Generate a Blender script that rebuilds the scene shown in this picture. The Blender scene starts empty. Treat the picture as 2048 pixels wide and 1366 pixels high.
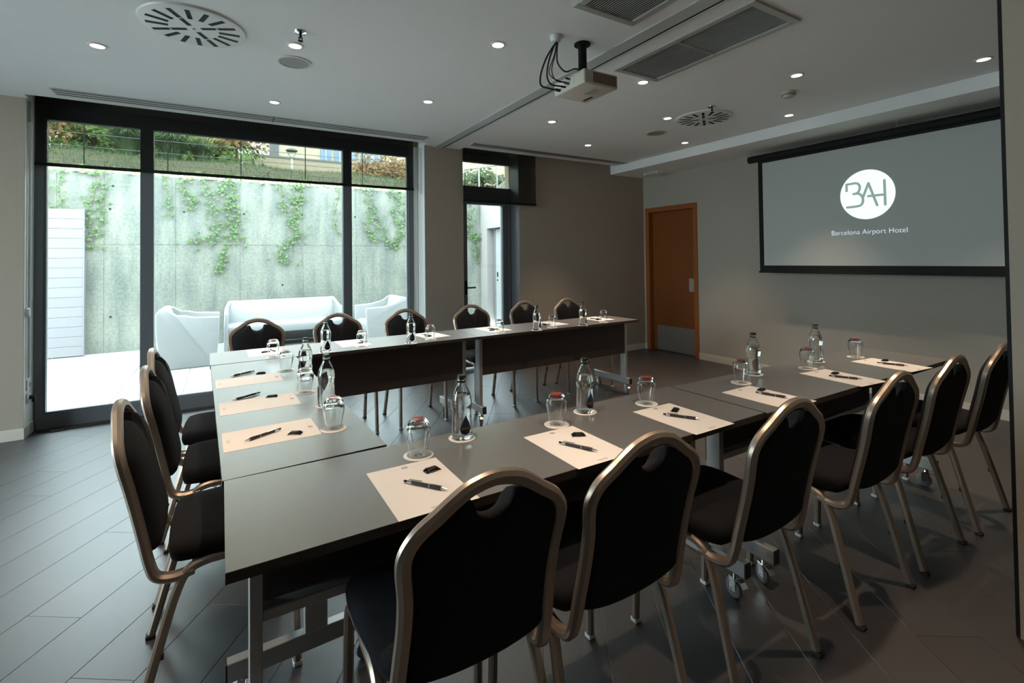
import bpy, bmesh, math, random
from mathutils import Vector, Matrix
random.seed(11)
S = bpy.context.scene
COL = S.collection
PI = math.pi

# ------------------------------------------------------------------ camera
F_PX, CX, CY = 961.49, 1024.0, 502.93
YAW, PITCH, ROLL, CAM_H = .5412, .0182, -.0116, 1.3492
def cam_axes():
    f = Vector((math.sin(YAW)*math.cos(PITCH), math.cos(YAW)*math.cos(PITCH), math.sin(PITCH)))
    rt = Vector((math.cos(YAW), -math.sin(YAW), 0)); up = rt.cross(f)
    r2 = rt*math.cos(ROLL)+up*math.sin(ROLL); u2 = -rt*math.sin(ROLL)+up*math.cos(ROLL)
    return r2, u2, f
AR, AU, AF = cam_axes()
cd = bpy.data.cameras.new('camera'); cam = bpy.data.objects.new('camera', cd); COL.objects.link(cam)
cd.sensor_width = 36; cd.lens = F_PX*36/2048; cd.shift_y = -(683-CY)/2048; cd.clip_start = .05; cd.clip_end = 200
cam.matrix_world = Matrix(((AR.x, AU.x, -AF.x, 0), (AR.y, AU.y, -AF.y, 0), (AR.z, AU.z, -AF.z, CAM_H), (0, 0, 0, 1)))
S.camera = cam

# ------------------------------------------------------------------ world, light, exposure
EXPOSURE = 0.70
SKY = 9.5
SPOT_W = 56.0
SPOT_COL = (1.0, .74, .52)
S.view_settings.view_transform = 'Standard'; S.view_settings.look = 'None'
S.view_settings.exposure = EXPOSURE; S.view_settings.gamma = 1
S.view_settings.use_curve_mapping = False
S.cycles.diffuse_bounces = 7; S.cycles.max_bounces = 16; S.cycles.transparent_max_bounces = 24; S.cycles.transmission_bounces = 14
w = bpy.data.worlds.new('overcast_sky'); S.world = w; w.use_nodes = True
nt = w.node_tree; bg = nt.nodes['Background']
tc = nt.nodes.new('ShaderNodeTexCoord'); sx = nt.nodes.new('ShaderNodeSeparateXYZ'); cr = nt.nodes.new('ShaderNodeValToRGB')
nt.links.new(tc.outputs['Generated'], sx.inputs[0]); nt.links.new(sx.outputs['Z'], cr.inputs[0]); nt.links.new(cr.outputs[0], bg.inputs[0])
cr.color_ramp.elements[0].position = 0.0; cr.color_ramp.elements[0].color = (.79, .91, 1, 1)
cr.color_ramp.elements[1].position = 1.0; cr.color_ramp.elements[1].color = (.75, .89, 1, 1)
bg.inputs[1].default_value = SKY
def portal(x, y, z, sx_, sz_):
    l = bpy.data.lights.new('window_portal', 'AREA'); l.shape = 'RECTANGLE'; l.size = sx_; l.size_y = sz_
    l.cycles.is_portal = True
    o = bpy.data.objects.new('window_portal', l); COL.objects.link(o); o.location = (x, y, z); o.rotation_euler = (-PI/2, 0, 0)
def side_portal(x, y, z, sx_, sz_):
    l = bpy.data.lights.new('window_portal', 'AREA'); l.shape = 'RECTANGLE'; l.size = sx_; l.size_y = sz_; l.cycles.is_portal = True
    o = bpy.data.objects.new('window_portal', l); COL.objects.link(o); o.location = (x, y, z); o.rotation_euler = (-PI/2, 0, PI/2)
side_portal(-4.15, 3.3, 1.35, 2.1, 2.5)  # sampling portal at the daylight opening added in the left wall
portal(.32, 5.56, 1.33, 3.3, 2.66)
portal(2.9, 5.56, 1.33, .92, 2.66)

# ------------------------------------------------------------------ helpers
class B:
    def __init__(s): s.v = []; s.f = []
    def add(s, vs, fs):
        n = len(s.v); s.v += [tuple(v) for v in vs]; s.f += [tuple(i+n for i in f) for f in fs]; return s
    def box(s, x0, y0, z0, x1, y1, z1):
        vs = [(x, y, z) for x in (x0, x1) for y in (y0, y1) for z in (z0, z1)]
        return s.add(vs, [(0, 1, 3, 2), (4, 6, 7, 5), (0, 4, 5, 1), (2, 3, 7, 6), (0, 2, 6, 4), (1, 5, 7, 3)])
    def cbox(s, c, d, rz=0, m=None):
        vs = [Vector((x*d[0]/2, y*d[1]/2, z*d[2]/2)) for x in (-1, 1) for y in (-1, 1) for z in (-1, 1)]
        R = m if m else Matrix.Rotation(rz, 3, 'Z')
        return s.add([R@v+Vector(c) for v in vs], [(0, 1, 3, 2), (4, 6, 7, 5), (0, 4, 5, 1), (2, 3, 7, 6), (0, 2, 6, 4), (1, 5, 7, 3)])
    def cyl(s, p0, p1, r, n=16, r1=None, cap=True):
        p0, p1 = Vector(p0), Vector(p1); d = (p1-p0).normalized()
        a = d.orthogonal().normalized(); b = d.cross(a); r1 = r if r1 is None else r1
        vs = []
        for k in range(n):
            t = 2*PI*k/n; u = a*math.cos(t)+b*math.sin(t); vs += [p0+u*r, p1+u*r1]
        fs = [(2*k, 2*((k+1) % n), 2*((k+1) % n)+1, 2*k+1) for k in range(n)]
        if cap: fs += [tuple(2*k for k in range(n))[::-1], tuple(2*k+1 for k in range(n))]
        return s.add(vs, fs)
    def lathe(s, prof, n=32, c=(0, 0, 0), close=False):
        vs = []; fs = []; m = len(prof)
        for k in range(n):
            t = 2*PI*k/n
            vs += [(c[0]+r*math.cos(t), c[1]+r*math.sin(t), c[2]+z) for r, z in prof]
        for k in range(n):
            k2 = (k+1) % n
            for j in range(m if close else m-1):
                j2 = (j+1) % m
                fs.append((k*m+j, k2*m+j, k2*m+j2, k*m+j2))
        return s.add(vs, fs)
    def prism(s, pts, fn, d0, d1):
        n = len(pts)
        vs = [fn(p, d0) for p in pts]+[fn(p, d1) for p in pts]
        return s.add(vs, [tuple(range(n))[::-1], tuple(range(n, 2*n))]+[(i, (i+1) % n, n+(i+1) % n, n+i) for i in range(n)])
    def sweep(s, path, w, h, n0, corner=.25, closed=False, round_=False, nseg=8):
        # rectangular (rounded) section swept with parallel transport; w along n0, h along binormal
        P = [Vector(p) for p in path]; m = len(P); T = []
        for i in range(m):
            a = P[(i-1) % m] if (closed or i > 0) else P[i]; b = P[(i+1) % m] if (closed or i < m-1) else P[i]
            T.append((b-a).normalized())
        nrm = Vector(n0); nrm = (nrm-T[0]*nrm.dot(T[0])).normalized(); N = [nrm]
        for i in range(1, m):
            q = T[i-1].rotation_difference(T[i]); nrm = q@nrm; nrm = (nrm-T[i]*nrm.dot(T[i])).normalized(); N.append(nrm)
        if round_:
            sec = [(math.cos(2*PI*k/nseg)*w/2, math.sin(2*PI*k/nseg)*h/2) for k in range(nseg)]
        else:
            c = corner*min(w, h); a, b = w/2, h/2
            sec = [(a, -b+c), (a, b-c), (a-c, b), (-a+c, b), (-a, b-c), (-a, -b+c), (-a+c, -b), (a-c, -b)]
        k = len(sec); vs = []; fs = []
        for i in range(m):
            bn = T[i].cross(N[i])
            vs += [P[i]+N[i]*u+bn*v for u, v in sec]
        for i in range(m if closed else m-1):
            i2 = (i+1) % m
            for j in range(k): fs.append((i*k+j, i*k+(j+1) % k, i2*k+(j+1) % k, i2*k+j))
        if not closed: fs += [tuple(range(k))[::-1], tuple((m-1)*k+j for j in range(k))]
        return s.add(vs, fs)
    def pillow(s, out, fn, front, back):
        # outline (u,v) list; front/back: lists of (scale, offset)
        n = len(out); cu = sum(p[0] for p in out)/n; cv = sum(p[1] for p in out)/n
        rings = [(sc, o) for sc, o in reversed(back)]+[(sc, o) for sc, o in front]
        vs = []; fs = []
        for sc, o in rings: vs += [fn(cu+(u-cu)*sc, cv+(v-cv)*sc, o) for u, v in out]
        R = len(rings)
        for r in range(R-1):
            for j in range(n): fs.append((r*n+j, r*n+(j+1) % n, (r+1)*n+(j+1) % n, (r+1)*n+j))
        b0 = len(vs); vs += [fn(cu, cv, rings[0][1]), fn(cu, cv, rings[-1][1])]
        for j in range(n):
            fs.append(((j+1) % n, j, b0)); fs.append(((R-1)*n+j, (R-1)*n+(j+1) % n, b0+1))
        return s.add(vs, fs)
    def mesh(s, name, smooth=0, bevel=0, seg=1, fix=True):
        me = bpy.data.meshes.new(name); me.from_pydata(s.v, [], s.f)
        if fix or bevel:
            bm = bmesh.new(); bm.from_mesh(me)
            if bevel:
                bmesh.ops.bevel(bm, geom=[e for e in bm.edges if len(e.link_faces) == 2 and e.calc_face_angle(0) > .6], offset=bevel, segments=seg, profile=.5, affect='EDGES')
            bmesh.ops.recalc_face_normals(bm, faces=bm.faces)
            bm.to_mesh(me); bm.free()
        if smooth:
            me.shade_smooth()
            try: me.set_sharp_from_angle(angle=math.radians(smooth))
            except Exception: pass
        return me
    def build(s, name, mat, parent=None, smooth=0, bevel=0, seg=1, loc=None, rz=0, label=None, fix=True):
        me = s.mesh(name, smooth, bevel, seg, fix); me.materials.append(mat)
        return link(name, me, parent, loc, rz, label)
def link(name, me, parent=None, loc=None, rz=0, label=None):
    o = bpy.data.objects.new(name, me); COL.objects.link(o)
    if parent: o.parent = parent
    if loc is not None: o.location = loc
    if rz: o.rotation_euler = (0, 0, rz)
    if label: o['label'] = label
    return o
def tag(o, label, cat, group=None):
    o['label'] = label; o['category'] = cat
    if group: o['group'] = group
    return o
def thing(name, label, cat, loc=(0, 0, 0), rz=0, group=None):
    o = bpy.data.objects.new(name, None); o.empty_display_size = .05; COL.objects.link(o); o.location = loc; o.rotation_euler = (0, 0, rz)
    return tag(o, label, cat, group)
def struct(o):
    o['kind'] = 'structure'; return o
KIDS = {}
def dup(root, loc, rz, label):
    r = root.copy(); COL.objects.link(r); r.location = loc; r.rotation_euler = (0, 0, rz); r['label'] = label
    if root.name not in KIDS: KIDS[root.name] = [(c, [g for g in bpy.data.objects if g.parent == c]) for c in bpy.data.objects if c.parent == root]
    for c, gs in KIDS[root.name]:
        k = c.copy(); COL.objects.link(k); k.parent = r
        for g in gs:
            h = g.copy(); COL.objects.link(h); h.parent = k
    return r
def spline(pts, per=6, closed=False):
    P = [Vector(p) for p in pts]; n = len(P); out = []
    for i in range(n if closed else n-1):
        p0 = P[(i-1) % n] if (closed or i > 0) else P[0]*2-P[1]; p1 = P[i]; p2 = P[(i+1) % n]
        p3 = P[(i+2) % n] if (closed or i < n-2) else P[-1]*2-P[-2]
        for k in range(per):
            t = k/per
            out.append(.5*((2*p1)+(p2-p0)*t+(2*p0-5*p1+4*p2-p3)*t*t+(3*p1-p0-3*p2+p3)*t**3))
    if not closed: out.append(P[-1])
    return out
def text_mesh(body, size, name='lettering', align='CENTER', depth=.0):
    c = bpy.data.curves.new('t', 'FONT'); c.body = body; c.size = size; c.align_x = align; c.align_y = 'CENTER'; c.extrude = depth; c.offset = -size*.018
    o = bpy.data.objects.new('t', c); COL.objects.link(o)
    dg = bpy.context.evaluated_depsgraph_get(); dg.update()
    me = bpy.data.meshes.new_from_object(o.evaluated_get(dg)); me.name = name; me.materials.clear()
    bpy.data.objects.remove(o); bpy.data.curves.remove(c)
    return me

# ------------------------------------------------------------------ materials
def srgb(r, g, b):
    f = lambda c: ((c/255+.055)/1.055)**2.4 if c > 10 else c/255/12.92
    return (f(r), f(g), f(b), 1)
def mat(name, col, rough=.6, metal=0, spec=.5, noise=0, nscale=30, bump=0, bscale=200, stretch=None, var=0, coat=0):
    m = bpy.data.materials.new(name); m.use_nodes = True; t = m.node_tree; p = t.nodes['Principled BSDF']
    col = col if len(col) == 4 else (*col, 1)
    p.inputs['Base Color'].default_value = col; p.inputs['Roughness'].default_value = rough; p.inputs['Metallic'].default_value = metal
    p.inputs['Specular IOR Level'].default_value = spec; p.inputs['Coat Weight'].default_value = coat
    tc = t.nodes.new('ShaderNodeTexCoord'); mp = t.nodes.new('ShaderNodeMapping'); t.links.new(tc.outputs['Object'], mp.inputs[0])
    if stretch: mp.inputs['Scale'].default_value = stretch
    src = None
    if noise:
        n = t.nodes.new('ShaderNodeTexNoise'); n.inputs['Scale'].default_value = nscale; n.inputs['Detail'].default_value = 6
        t.links.new(mp.outputs[0], n.inputs['Vector'])
        mx = t.nodes.new('ShaderNodeMix'); mx.data_type = 'RGBA'
        mx.inputs[6].default_value = tuple(c*(1-noise) for c in col[:3])+(1,); mx.inputs[7].default_value = tuple(min(1, c*(1+noise)) for c in col[:3])+(1,)
        t.links.new(n.outputs[0], mx.inputs[0]); src = mx.outputs[2]
    if var:
        oi = t.nodes.new('ShaderNodeObjectInfo'); hv = t.nodes.new('ShaderNodeHueSaturation'); mr = t.nodes.new('ShaderNodeMapRange')
        mr.inputs[3].default_value = 1-var; mr.inputs[4].default_value = 1+var
        t.links.new(oi.outputs['Random'], mr.inputs[0]); t.links.new(mr.outputs[0], hv.inputs['Value'])
        if src: t.links.new(src, hv.inputs['Color'])
        else: hv.inputs['Color'].default_value = col
        src = hv.outputs[0]
    if src: t.links.new(src, p.inputs['Base Color'])
    if bump:
        n = t.nodes.new('ShaderNodeTexNoise'); n.inputs['Scale'].default_value = bscale; n.inputs['Detail'].default_value = 4
        t.links.new(mp.outputs[0], n.inputs['Vector'])
        bp = t.nodes.new('ShaderNodeBump'); bp.inputs['Strength'].default_value = bump; bp.inputs['Distance'].default_value = .002
        t.links.new(n.outputs[0], bp.inputs['Height']); t.links.new(bp.outputs[0], p.inputs['Normal'])
    return m
def emis(name, col, strength):
    m = bpy.data.materials.new(name); m.use_nodes = True; t = m.node_tree; t.nodes.clear()
    e = t.nodes.new('ShaderNodeEmission'); o = t.nodes.new('ShaderNodeOutputMaterial'); e.inputs[0].default_value = (*col[:3], 1); e.inputs[1].default_value = strength
    t.links.new(e.outputs[0], o.inputs[0]); return m
def see(name, tcol, amount, col, rough=.05, fres=False):
    # thin sheet: part of the light goes straight through
    m = bpy.data.materials.new(name); m.use_nodes = True; t = m.node_tree; p = t.nodes['Principled BSDF']
    p.inputs['Base Color'].default_value = (*col[:3], 1); p.inputs['Roughness'].default_value = rough
    tr = t.nodes.new('ShaderNodeBsdfTransparent'); tr.inputs[0].default_value = (*tcol, 1); mx = t.nodes.new('ShaderNodeMixShader')
    o = t.nodes['Material Output']
    if fres:
        p.inputs['Metallic'].default_value = 1
        fr = t.nodes.new('ShaderNodeFresnel'); fr.inputs[0].default_value = 1.33; t.links.new(fr.outputs[0], mx.inputs[0])
        t.links.new(tr.outputs[0], mx.inputs[1]); t.links.new(p.outputs[0], mx.inputs[2])
    else:
        mx.inputs[0].default_value = amount; t.links.new(p.outputs[0], mx.inputs[1]); t.links.new(tr.outputs[0], mx.inputs[2])
    t.links.new(mx.outputs[0], o.inputs[0]); return m
def glassm(name, col=(1, 1, 1), ior=1.45, rough=0):
    m = mat(name, col, rough); p = m.node_tree.nodes['Principled BSDF']; p.inputs['Transmission Weight'].default_value = 1; p.inputs['IOR'].default_value = ior; return m

M = {}
M['wall'] = mat('beige_fabric_wallcovering', (.40, .335, .27), .85, noise=.06, nscale=60, bump=.25, bscale=500)
M['wall2'] = mat('grey_beige_wallcovering', (.42, .385, .33), .85, noise=.05, nscale=60, bump=.25, bscale=500)
M['reveal'] = mat('white_painted_reveal', (.88, .90, .87), .7, bump=.1)
M['ceil'] = mat('white_ceiling_paint', (.87, .88, .88), .9, noise=.02, nscale=5, bump=.08, bscale=80)
M['base'] = mat('cream_baseboard', (.66, .60, .52), .5)
M['alu'] = mat('dark_grey_aluminium', (.16, .165, .175), .45, metal=.3)
M['roller'] = see('black_mesh_blind', (.95, .95, .88), .53, (.008, .008, .011), .8)
M['black'] = mat('black_matt', (.008, .008, .009), .7, spec=.3)
M['pane'] = see('window_glass', (.93, .97, .95), 0, (.9, .9, .9), .02, True)
M['table'] = mat('grey_laminate', (.145, .143, .143), .33, spec=.95, noise=.12, nscale=25, stretch=(1, 12, 1), bump=.06, bscale=300)
M['edge'] = mat('dark_wenge_board', (.052, .038, .033), .5, noise=.2, nscale=20, stretch=(1, 1, 14))
M['silver'] = mat('silver_painted_steel', (.50, .50, .50), .38, metal=.55, spec=.5)
M['champ'] = mat('champagne_aluminium', (.40, .325, .265), .34, metal=.75, noise=.05, nscale=200)
M['fabric'] = mat('black_upholstery', (.011, .0115, .014), .95, noise=.4, nscale=700, bump=.6, bscale=900, spec=.12)
M['fabric'].node_tree.nodes['Principled BSDF'].inputs['Sheen Weight'].default_value = .03
M['rubber'] = mat('black_rubber', (.02, .02, .02), .7)
M['clearfoot'] = mat('translucent_white_foot', (.72, .72, .70), .3)
M['wheel'] = mat('grey_castor_rubber', (.20, .21, .22), .5)
M['chrome'] = mat('chrome', (.75, .75, .76), .15, metal=1)
M['paper'] = mat('white_paper', (.80, .76, .73), .8)
M['coaster'] = mat('white_card', (.80, .76, .73), .8)
M['print'] = mat('grey_print', (.07, .07, .08), .7)
M['printl'] = mat('pale_grey_print', (.45, .43, .42), .8)
M['glass'] = glassm('clear_glass', (.98, .99, .985), 1.45)
M['water'] = glassm('water', (.985, 1, .99), 1.33)
M['red'] = mat('red_sanitary_print', (.45, .055, .03), .4); M['red'].node_tree.nodes['Principled BSDF'].inputs['Alpha'].default_value = .5
M['cap'] = mat('black_bottle_cap', (.02, .018, .02), .3, metal=.4)
M['navy'] = mat('navy_label', (.010, .020, .075), .35)
M['dlabel'] = mat('black_label', (.010, .006, .006), .35)
M['wtext'] = mat('pinkish_label_text', (.75, .5, .42), .5)
M['penb'] = mat('dark_pen_barrel', (.035, .022, .028), .35)
M['foil'] = mat('black_foil_wrapper', (.018, .016, .018), .22, metal=.5, bump=.5, bscale=150)
M['fleck'] = mat('silver_foil_print', (.5, .5, .5), .3, metal=.8)
M['wood'] = mat('orange_stained_oak', (.22, .066, .014), .45, noise=.3, nscale=12, stretch=(1, 1.5, 14), spec=.4)
M['woodf'] = mat('orange_oak_frame', (.31, .098, .024), .42, noise=.22, nscale=12, stretch=(8, 8, 1), spec=.4)
M['steel'] = mat('brushed_steel', (.42, .41, .40), .4, metal=.9, noise=.1, nscale=8, stretch=(1, 1, 20))
M['push'] = mat('satin_push_plate', (.55, .55, .55), .35, metal=.6)
M['screen'] = mat('matt_white_screen', (.50, .53, .51), .9)
M['slide'] = emis('projected_logo_disc', (.70, 1.0, .84), .86)
M['slidet'] = emis('projected_white_text', (.80, .90, 1.0), .62)
M['slidel'] = emis('projected_grey_strokes', (.16, .225, .20), 1.0)
M['lamp'] = emis('lit_downlight', (1.0, .80, .66), 6.0)
M['white'] = mat('white_enamel', (.72, .72, .70), .4)
M['cream'] = mat('cream_plastic', (.62, .57, .49), .45)
M['projg'] = mat('tan_projector_grille', (.30, .22, .16), .5)
M['grey'] = mat('grey_metal_mesh', (.30, .31, .29), .6)
M['slat'] = mat('grille_aluminium', (.52, .53, .51), .4, metal=.4)
M['trackm'] = mat('pale_grey_track', (.52, .55, .53), .5)
M['dark'] = mat('dark_void', (.008, .008, .008), .8)
M['plastic'] = mat('white_outdoor_plastic', (.25, .255, .25), .4)
M['tile'] = mat('pale_terrace_tile', (.27, .27, .265), .6, noise=.10, nscale=6, stretch=(1, 9, 1), var=.04)
M['grout'] = mat('terrace_grout', (.30, .30, .29), .9)
M['board'] = mat('white_cladding_board', (.175, .168, .172), .5, var=.02)
M['render'] = mat('pale_render', (.22, .205, .19), .8, noise=.05, nscale=3)
M['grassg'] = mat('lawn_ground', (.085, .075, .040), .95, noise=.5, nscale=14)
M['leaf'] = mat('ivy_leaf', (.045, .095, .020), .5, var=0, noise=.45, nscale=3)
M['leafy'] = mat('yellow_green_leaf', (.20, .24, .06), .5, noise=.4, nscale=4)
M['stem'] = mat('brown_stem', (.12, .08, .05), .8)
M['shrubg'] = mat('shrub_green', (.14, .23, .06), .7, noise=.5, nscale=2)
M['shrubd'] = mat('pampas_green', (.08, .13, .06), .7, noise=.5, nscale=3)
M['shrubb'] = mat('autumn_brown', (.26, .15, .06), .7, noise=.5, nscale=2)
M['plume'] = mat('straw_plume', (.42, .36, .20), .8, noise=.3, nscale=4)
M['facade'] = mat('cream_facade', (.62, .56, .44), .7)
M['bglass'] = mat('blue_facade_glass', (.22, .33, .50), .15)
M['bwall'] = mat('beige_parapet', (.46, .38, .30), .8)

# dark wood planks
def plank_mat():
    m = mat('dark_oak_plank', (.034, .031, .033), .44, noise=.25, nscale=7, stretch=(1.3, 22, 1), bump=.28, bscale=16, var=.13, spec=.95, coat=.35); m.node_tree.nodes['Principled BSDF'].inputs['Coat Roughness'].default_value = .42; m.node_tree.nodes['Principled BSDF'].inputs['Coat IOR'].default_value = 1.6
    return m
M['plank'] = plank_mat()
M['floorbase'] = mat('plank_joint_line', (.020, .018, .018), .7)
# board marked concrete
def concrete():
    m = bpy.data.materials.new('board_marked_concrete'); m.use_nodes = True; t = m.node_tree; p = t.nodes['Principled BSDF']; p.inputs['Roughness'].default_value = .9
    g = t.nodes.new('ShaderNodeNewGeometry')
    def N(scale, st, det=6):
        mp = t.nodes.new('ShaderNodeMapping'); mp.inputs['Scale'].default_value = st; t.links.new(g.outputs['Position'], mp.inputs[0])
        n = t.nodes.new('ShaderNodeTexNoise'); n.inputs['Scale'].default_value = scale; n.inputs['Detail'].default_value = det; t.links.new(mp.outputs[0], n.inputs['Vector']); return n.outputs[0]
    def ramp(src, a, b, ca, cb):
        r = t.nodes.new('ShaderNodeValToRGB'); r.color_ramp.elements[0].position = a; r.color_ramp.elements[1].position = b
        r.color_ramp.elements[0].color = (*ca, 1); r.color_ramp.elements[1].color = (*cb, 1); t.links.new(src, r.inputs[0]); return r.outputs[0]
    def mul(a, b):
        x = t.nodes.new('ShaderNodeMix'); x.data_type = 'RGBA'; x.blend_type = 'MULTIPLY'; x.inputs[0].default_value = 1; t.links.new(a, x.inputs[6]); t.links.new(b, x.inputs[7]); return x.outputs[2]
    a = ramp(N(1.4, (1, 1, 1)), .3, .7, (.150, .156, .130), (.215, .214, .178))
    b = ramp(N(2.2, (2.2, 1, .5)), .38, .62, (.70, .75, .78), (1, 1, 1))
    c = ramp(N(26, (1, 1, 1), 8), .40, .60, (.80, .82, .80), (1, 1, 1))
    d = ramp(N(9, (2.5, 1, .15)), .58, .72, (1, 1, 1), (.80, .82, .82))
    t.links.new(mul(mul(mul(a, b), c), d), p.inputs['Base Color'])
    bp = t.nodes.new('ShaderNodeBump'); bp.inputs['Strength'].default_value = .4; t.links.new(N(40, (1, 1, 1)), bp.inputs['Height']); t.links.new(bp.outputs[0], p.inputs['Normal'])
    return m
M['concrete'] = concrete()

# ------------------------------------------------------------------ room dimensions
W, SX, H, HS, FX = 5.198, 5.455, 2.674, 2.566, 4.80     # window wall, screen wall, ceiling, soffit, soffit fascia
GL = 5.41                                             # window frame plane
XL, YB = -4.0, -2.6
W1, W2 = -1.338, 1.972                                # window 1 opening
D1, D2 = 2.45, 3.24                                   # window 2 opening
PK = 5.09                                             # ceiling pocket front edge
TOP = 2.95

# floor: base and planks
fl = B().box(XL, YB, -.12, SX+.2, 5.5, -.004).build('floor', M['floorbase']); struct(fl)
ang = math.radians(55.8); ux, uy = math.cos(ang), math.sin(ang); nx, ny = -uy, ux
PW, PL = .2205, 1.52
fixed = {10: 2.335, 9: 1.77, 11: 2.70, 15: 3.0, 6: 1.86, 1: .3, 2: 1.2, 3: .6, 4: 1.45, 5: .9}
def clip(poly, x0, x1, y0, y1):
    for ax, lim, sg in ((0, x0, 1), (0, x1, -1), (1, y0, 1), (1, y1, -1)):
        out = []
        for i in range(len(poly)):
            a, b = poly[i-1], poly[i]; da, db = sg*(a[ax]-lim), sg*(b[ax]-lim)
            if (da >= 0) != (db >= 0):
                t = da/(da-db); out.append((a[0]+(b[0]-a[0])*t, a[1]+(b[1]-a[1])*t))
            if db >= 0: out.append(b)
        poly = out
        if not poly: return poly
    return poly
full = None; g = .0007; rest = B(); plist = []
for k in range(-30, 45):
    o0 = -.218+k*PW; ph = fixed.get(k, random.random()*PL)
    for j in range(-8, 8):
        s0 = ph+j*PL
        c = [(s0+g, o0+g), (s0+PL-g, o0+g), (s0+PL-g, o0+PW-g), (s0+g, o0+PW-g)]
        q = [(s*ux+o*nx, s*uy+o*ny) for s, o in c]
        p = clip(q, XL, SX+.09, YB, GL+.02)
        if len(p) < 3: continue
        area = abs(sum(p[i-1][0]*p[i][1]-p[i][0]*p[i-1][1] for i in range(len(p))))/2
        if area < .003: continue
        cx_ = sum(v[0] for v in p)/len(p); cy_ = sum(v[1] for v in p)/len(p)
        plist.append((math.hypot(cx_-.8, cy_-2), p, s0, o0, area))
plist.sort(key=lambda a: a[0])
for i, (d, p, s0, o0, area) in enumerate(plist):
    # local frame of a plank: x along its length
    loc = (s0*ux+o0*nx, s0*uy+o0*ny)
    lp = [((x-loc[0])*ux+(y-loc[1])*uy, (x-loc[0])*nx+(y-loc[1])*ny) for x, y in p]
    if i < 298:
        if area > PL*PW*.97:
            if full is None:
                full = B().prism(lp, lambda q, d: (q[0], q[1], d), -.0035, 0).mesh('plank', bevel=.0008); full.materials.append(M['plank'])
            o = link('plank', full, fl, (loc[0], loc[1], 0), ang)
        else:
            o = B().prism(lp, lambda q, d: (q[0], q[1], d), -.0035, 0).build('plank', M['plank'], fl, loc=(loc[0], loc[1], 0), rz=ang)
    else:
        rest.prism(p, lambda q, d: (q[0], q[1], d), -.0035, 0)
if rest.v:
    o = rest.build('far_planks', M['plank'], fl); o['kind'] = 'stuff'

# walls
def wbox(name, mat_, *boxes, parent=None):
    b = B()
    for x in boxes: b.box(*x)
    o = b.build(name, mat_, parent)
    if not parent: struct(o)
    return o
T = .36
wl = wbox('wall_window', M['wall'], (XL, W, 0, W1, W+T, TOP), (W2, W, 0, D1, W+T, TOP), (D2, W, 0, SX+.2, W+T, TOP), (W1, GL+.06, H+.005, W2, W+T, TOP), (D1, GL+.06, H+.005, D2, W+T, TOP))
rv = B()
rv.box(W1, W+.002, 0, W1+.004, GL, H+.1).box(W2-.004, W+.002, 0, W2, GL, H+.1).box(D1, W+.002, 0, D1+.004, GL, H+.1)
rv.build('reveal', M['reveal'], wl)
ws = wbox('wall_screen', M['wall2'], (SX, YB, 0, SX+.2, 4.24, TOP), (SX, 5.16, 0, SX+.2, W, TOP), (SX, 4.24, 2.10, SX+.2, 5.16, TOP))
wbox('wall_left', M['wall'], (XL-.2, YB, 0, XL, 2.2, TOP), (XL-.2, 4.4, 0, XL, W, TOP), (XL-.2, 2.2, 2.62, XL, 4.4, TOP))
wbox('wall_back', M['wall'], (XL-.2, YB-.2, 0, SX+.2, YB, TOP))
wr = wbox('wall_right', M['wall'], (2.40, YB, 0, 2.62, .556, H))
wr_g = B().box(2.402, .556, .004, 2.43, .568, H-.002).build('gasket', M['black'], wr, label='thin black gasket strip along the end of the wall')

# ceiling with pockets over both windows
cl = B()
cl.box(XL, YB, H, FX+.3, PK, TOP)
cl.box(XL, PK, H, W1+.02, W+.01, TOP).box(W2-.01, PK, H, D1-.03, W+.01, TOP)
cl.box(W1, PK, TOP-.03, FX, GL+.1, TOP)
ce = cl.build('ceiling', M['ceil']); struct(ce)
B().box(XL-.2, YB-.2, TOP, SX+.2, W+T, TOP+.2).build('roof_slab', M['render'], ce)
so = B().box(FX, YB, HS, SX, W, TOP-.001).build('dropped_soffit', M['ceil'], ce)
so['label'] = 'dropped white soffit strip above the projection screen'

# baseboards
def bb(name, *boxes):
    b = B()
    for x in boxes: b.box(*x)
    struct(b.build(name, M['base'], bevel=.002))
bb('baseboard_window', (XL, W-.013, 0, W1+.012, W, .087), (W1, W-.012, 0, W1+.012, GL-.01, .087), (W2-.012, W-.013, 0, D1+.0, W, .087), (W2-.012, W, 0, W2, GL-.01, .087), (D2, W-.013, 0, SX, W, .087))
bb('baseboard_screen', (SX-.013, YB, 0, SX, 4.24, .087), (SX-.013, 5.16, 0, SX, W, .087))

# ------------------------------------------------------------------ window 1
win = thing('window_1', '', ''); del win['label']; del win['category']; struct(win)
A, G = M['alu'], M['pane']
def bar(name, *b, m=None, bevel=.003, par=None, label=None):
    bb_ = B()
    for x in b: bb_.box(*x)
    return bb_.build(name, m or A, par or win, bevel=bevel, label=label)
y0, y1 = GL, GL+.075
bar('window_frame', (W1, y0, .0, -1.275, y1, H+.02), (1.85, y0, 0, 1.915, y1, H+.02), (W1, y0+.001, 2.572, 1.915, y1-.001, H+.02), (W1, y0+.001, 0, 1.915, y1-.001, .124))
bar('reveal_return', (1.915, y0+.012, 0, W2-.004, y1, H+.02), m=M['reveal'], bevel=0)
bar('frame_bead', (-1.275, y0+.012, .124, -1.262, y1-.01, 2.572), (1.838, y0+.012, .124, 1.85, y1-.01, 2.572), (-1.262, y0+.013, .124, 1.838, y1-.011, .134), bevel=.001)
bar('mullion', (-.637, y0-.012, .0, -.541, y1, 2.60)); bar('mullion', (1.116, y0-.012, 0, 1.208, y1, 2.60))
for xa, xb in ((-1.275, -.637), (-.541, 1.116), (1.208, 1.85)):
    bar('window_pane', (xa-.005, y0+.035, .118, xb+.005, y0+.041, 2.58), m=G, bevel=0)
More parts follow.
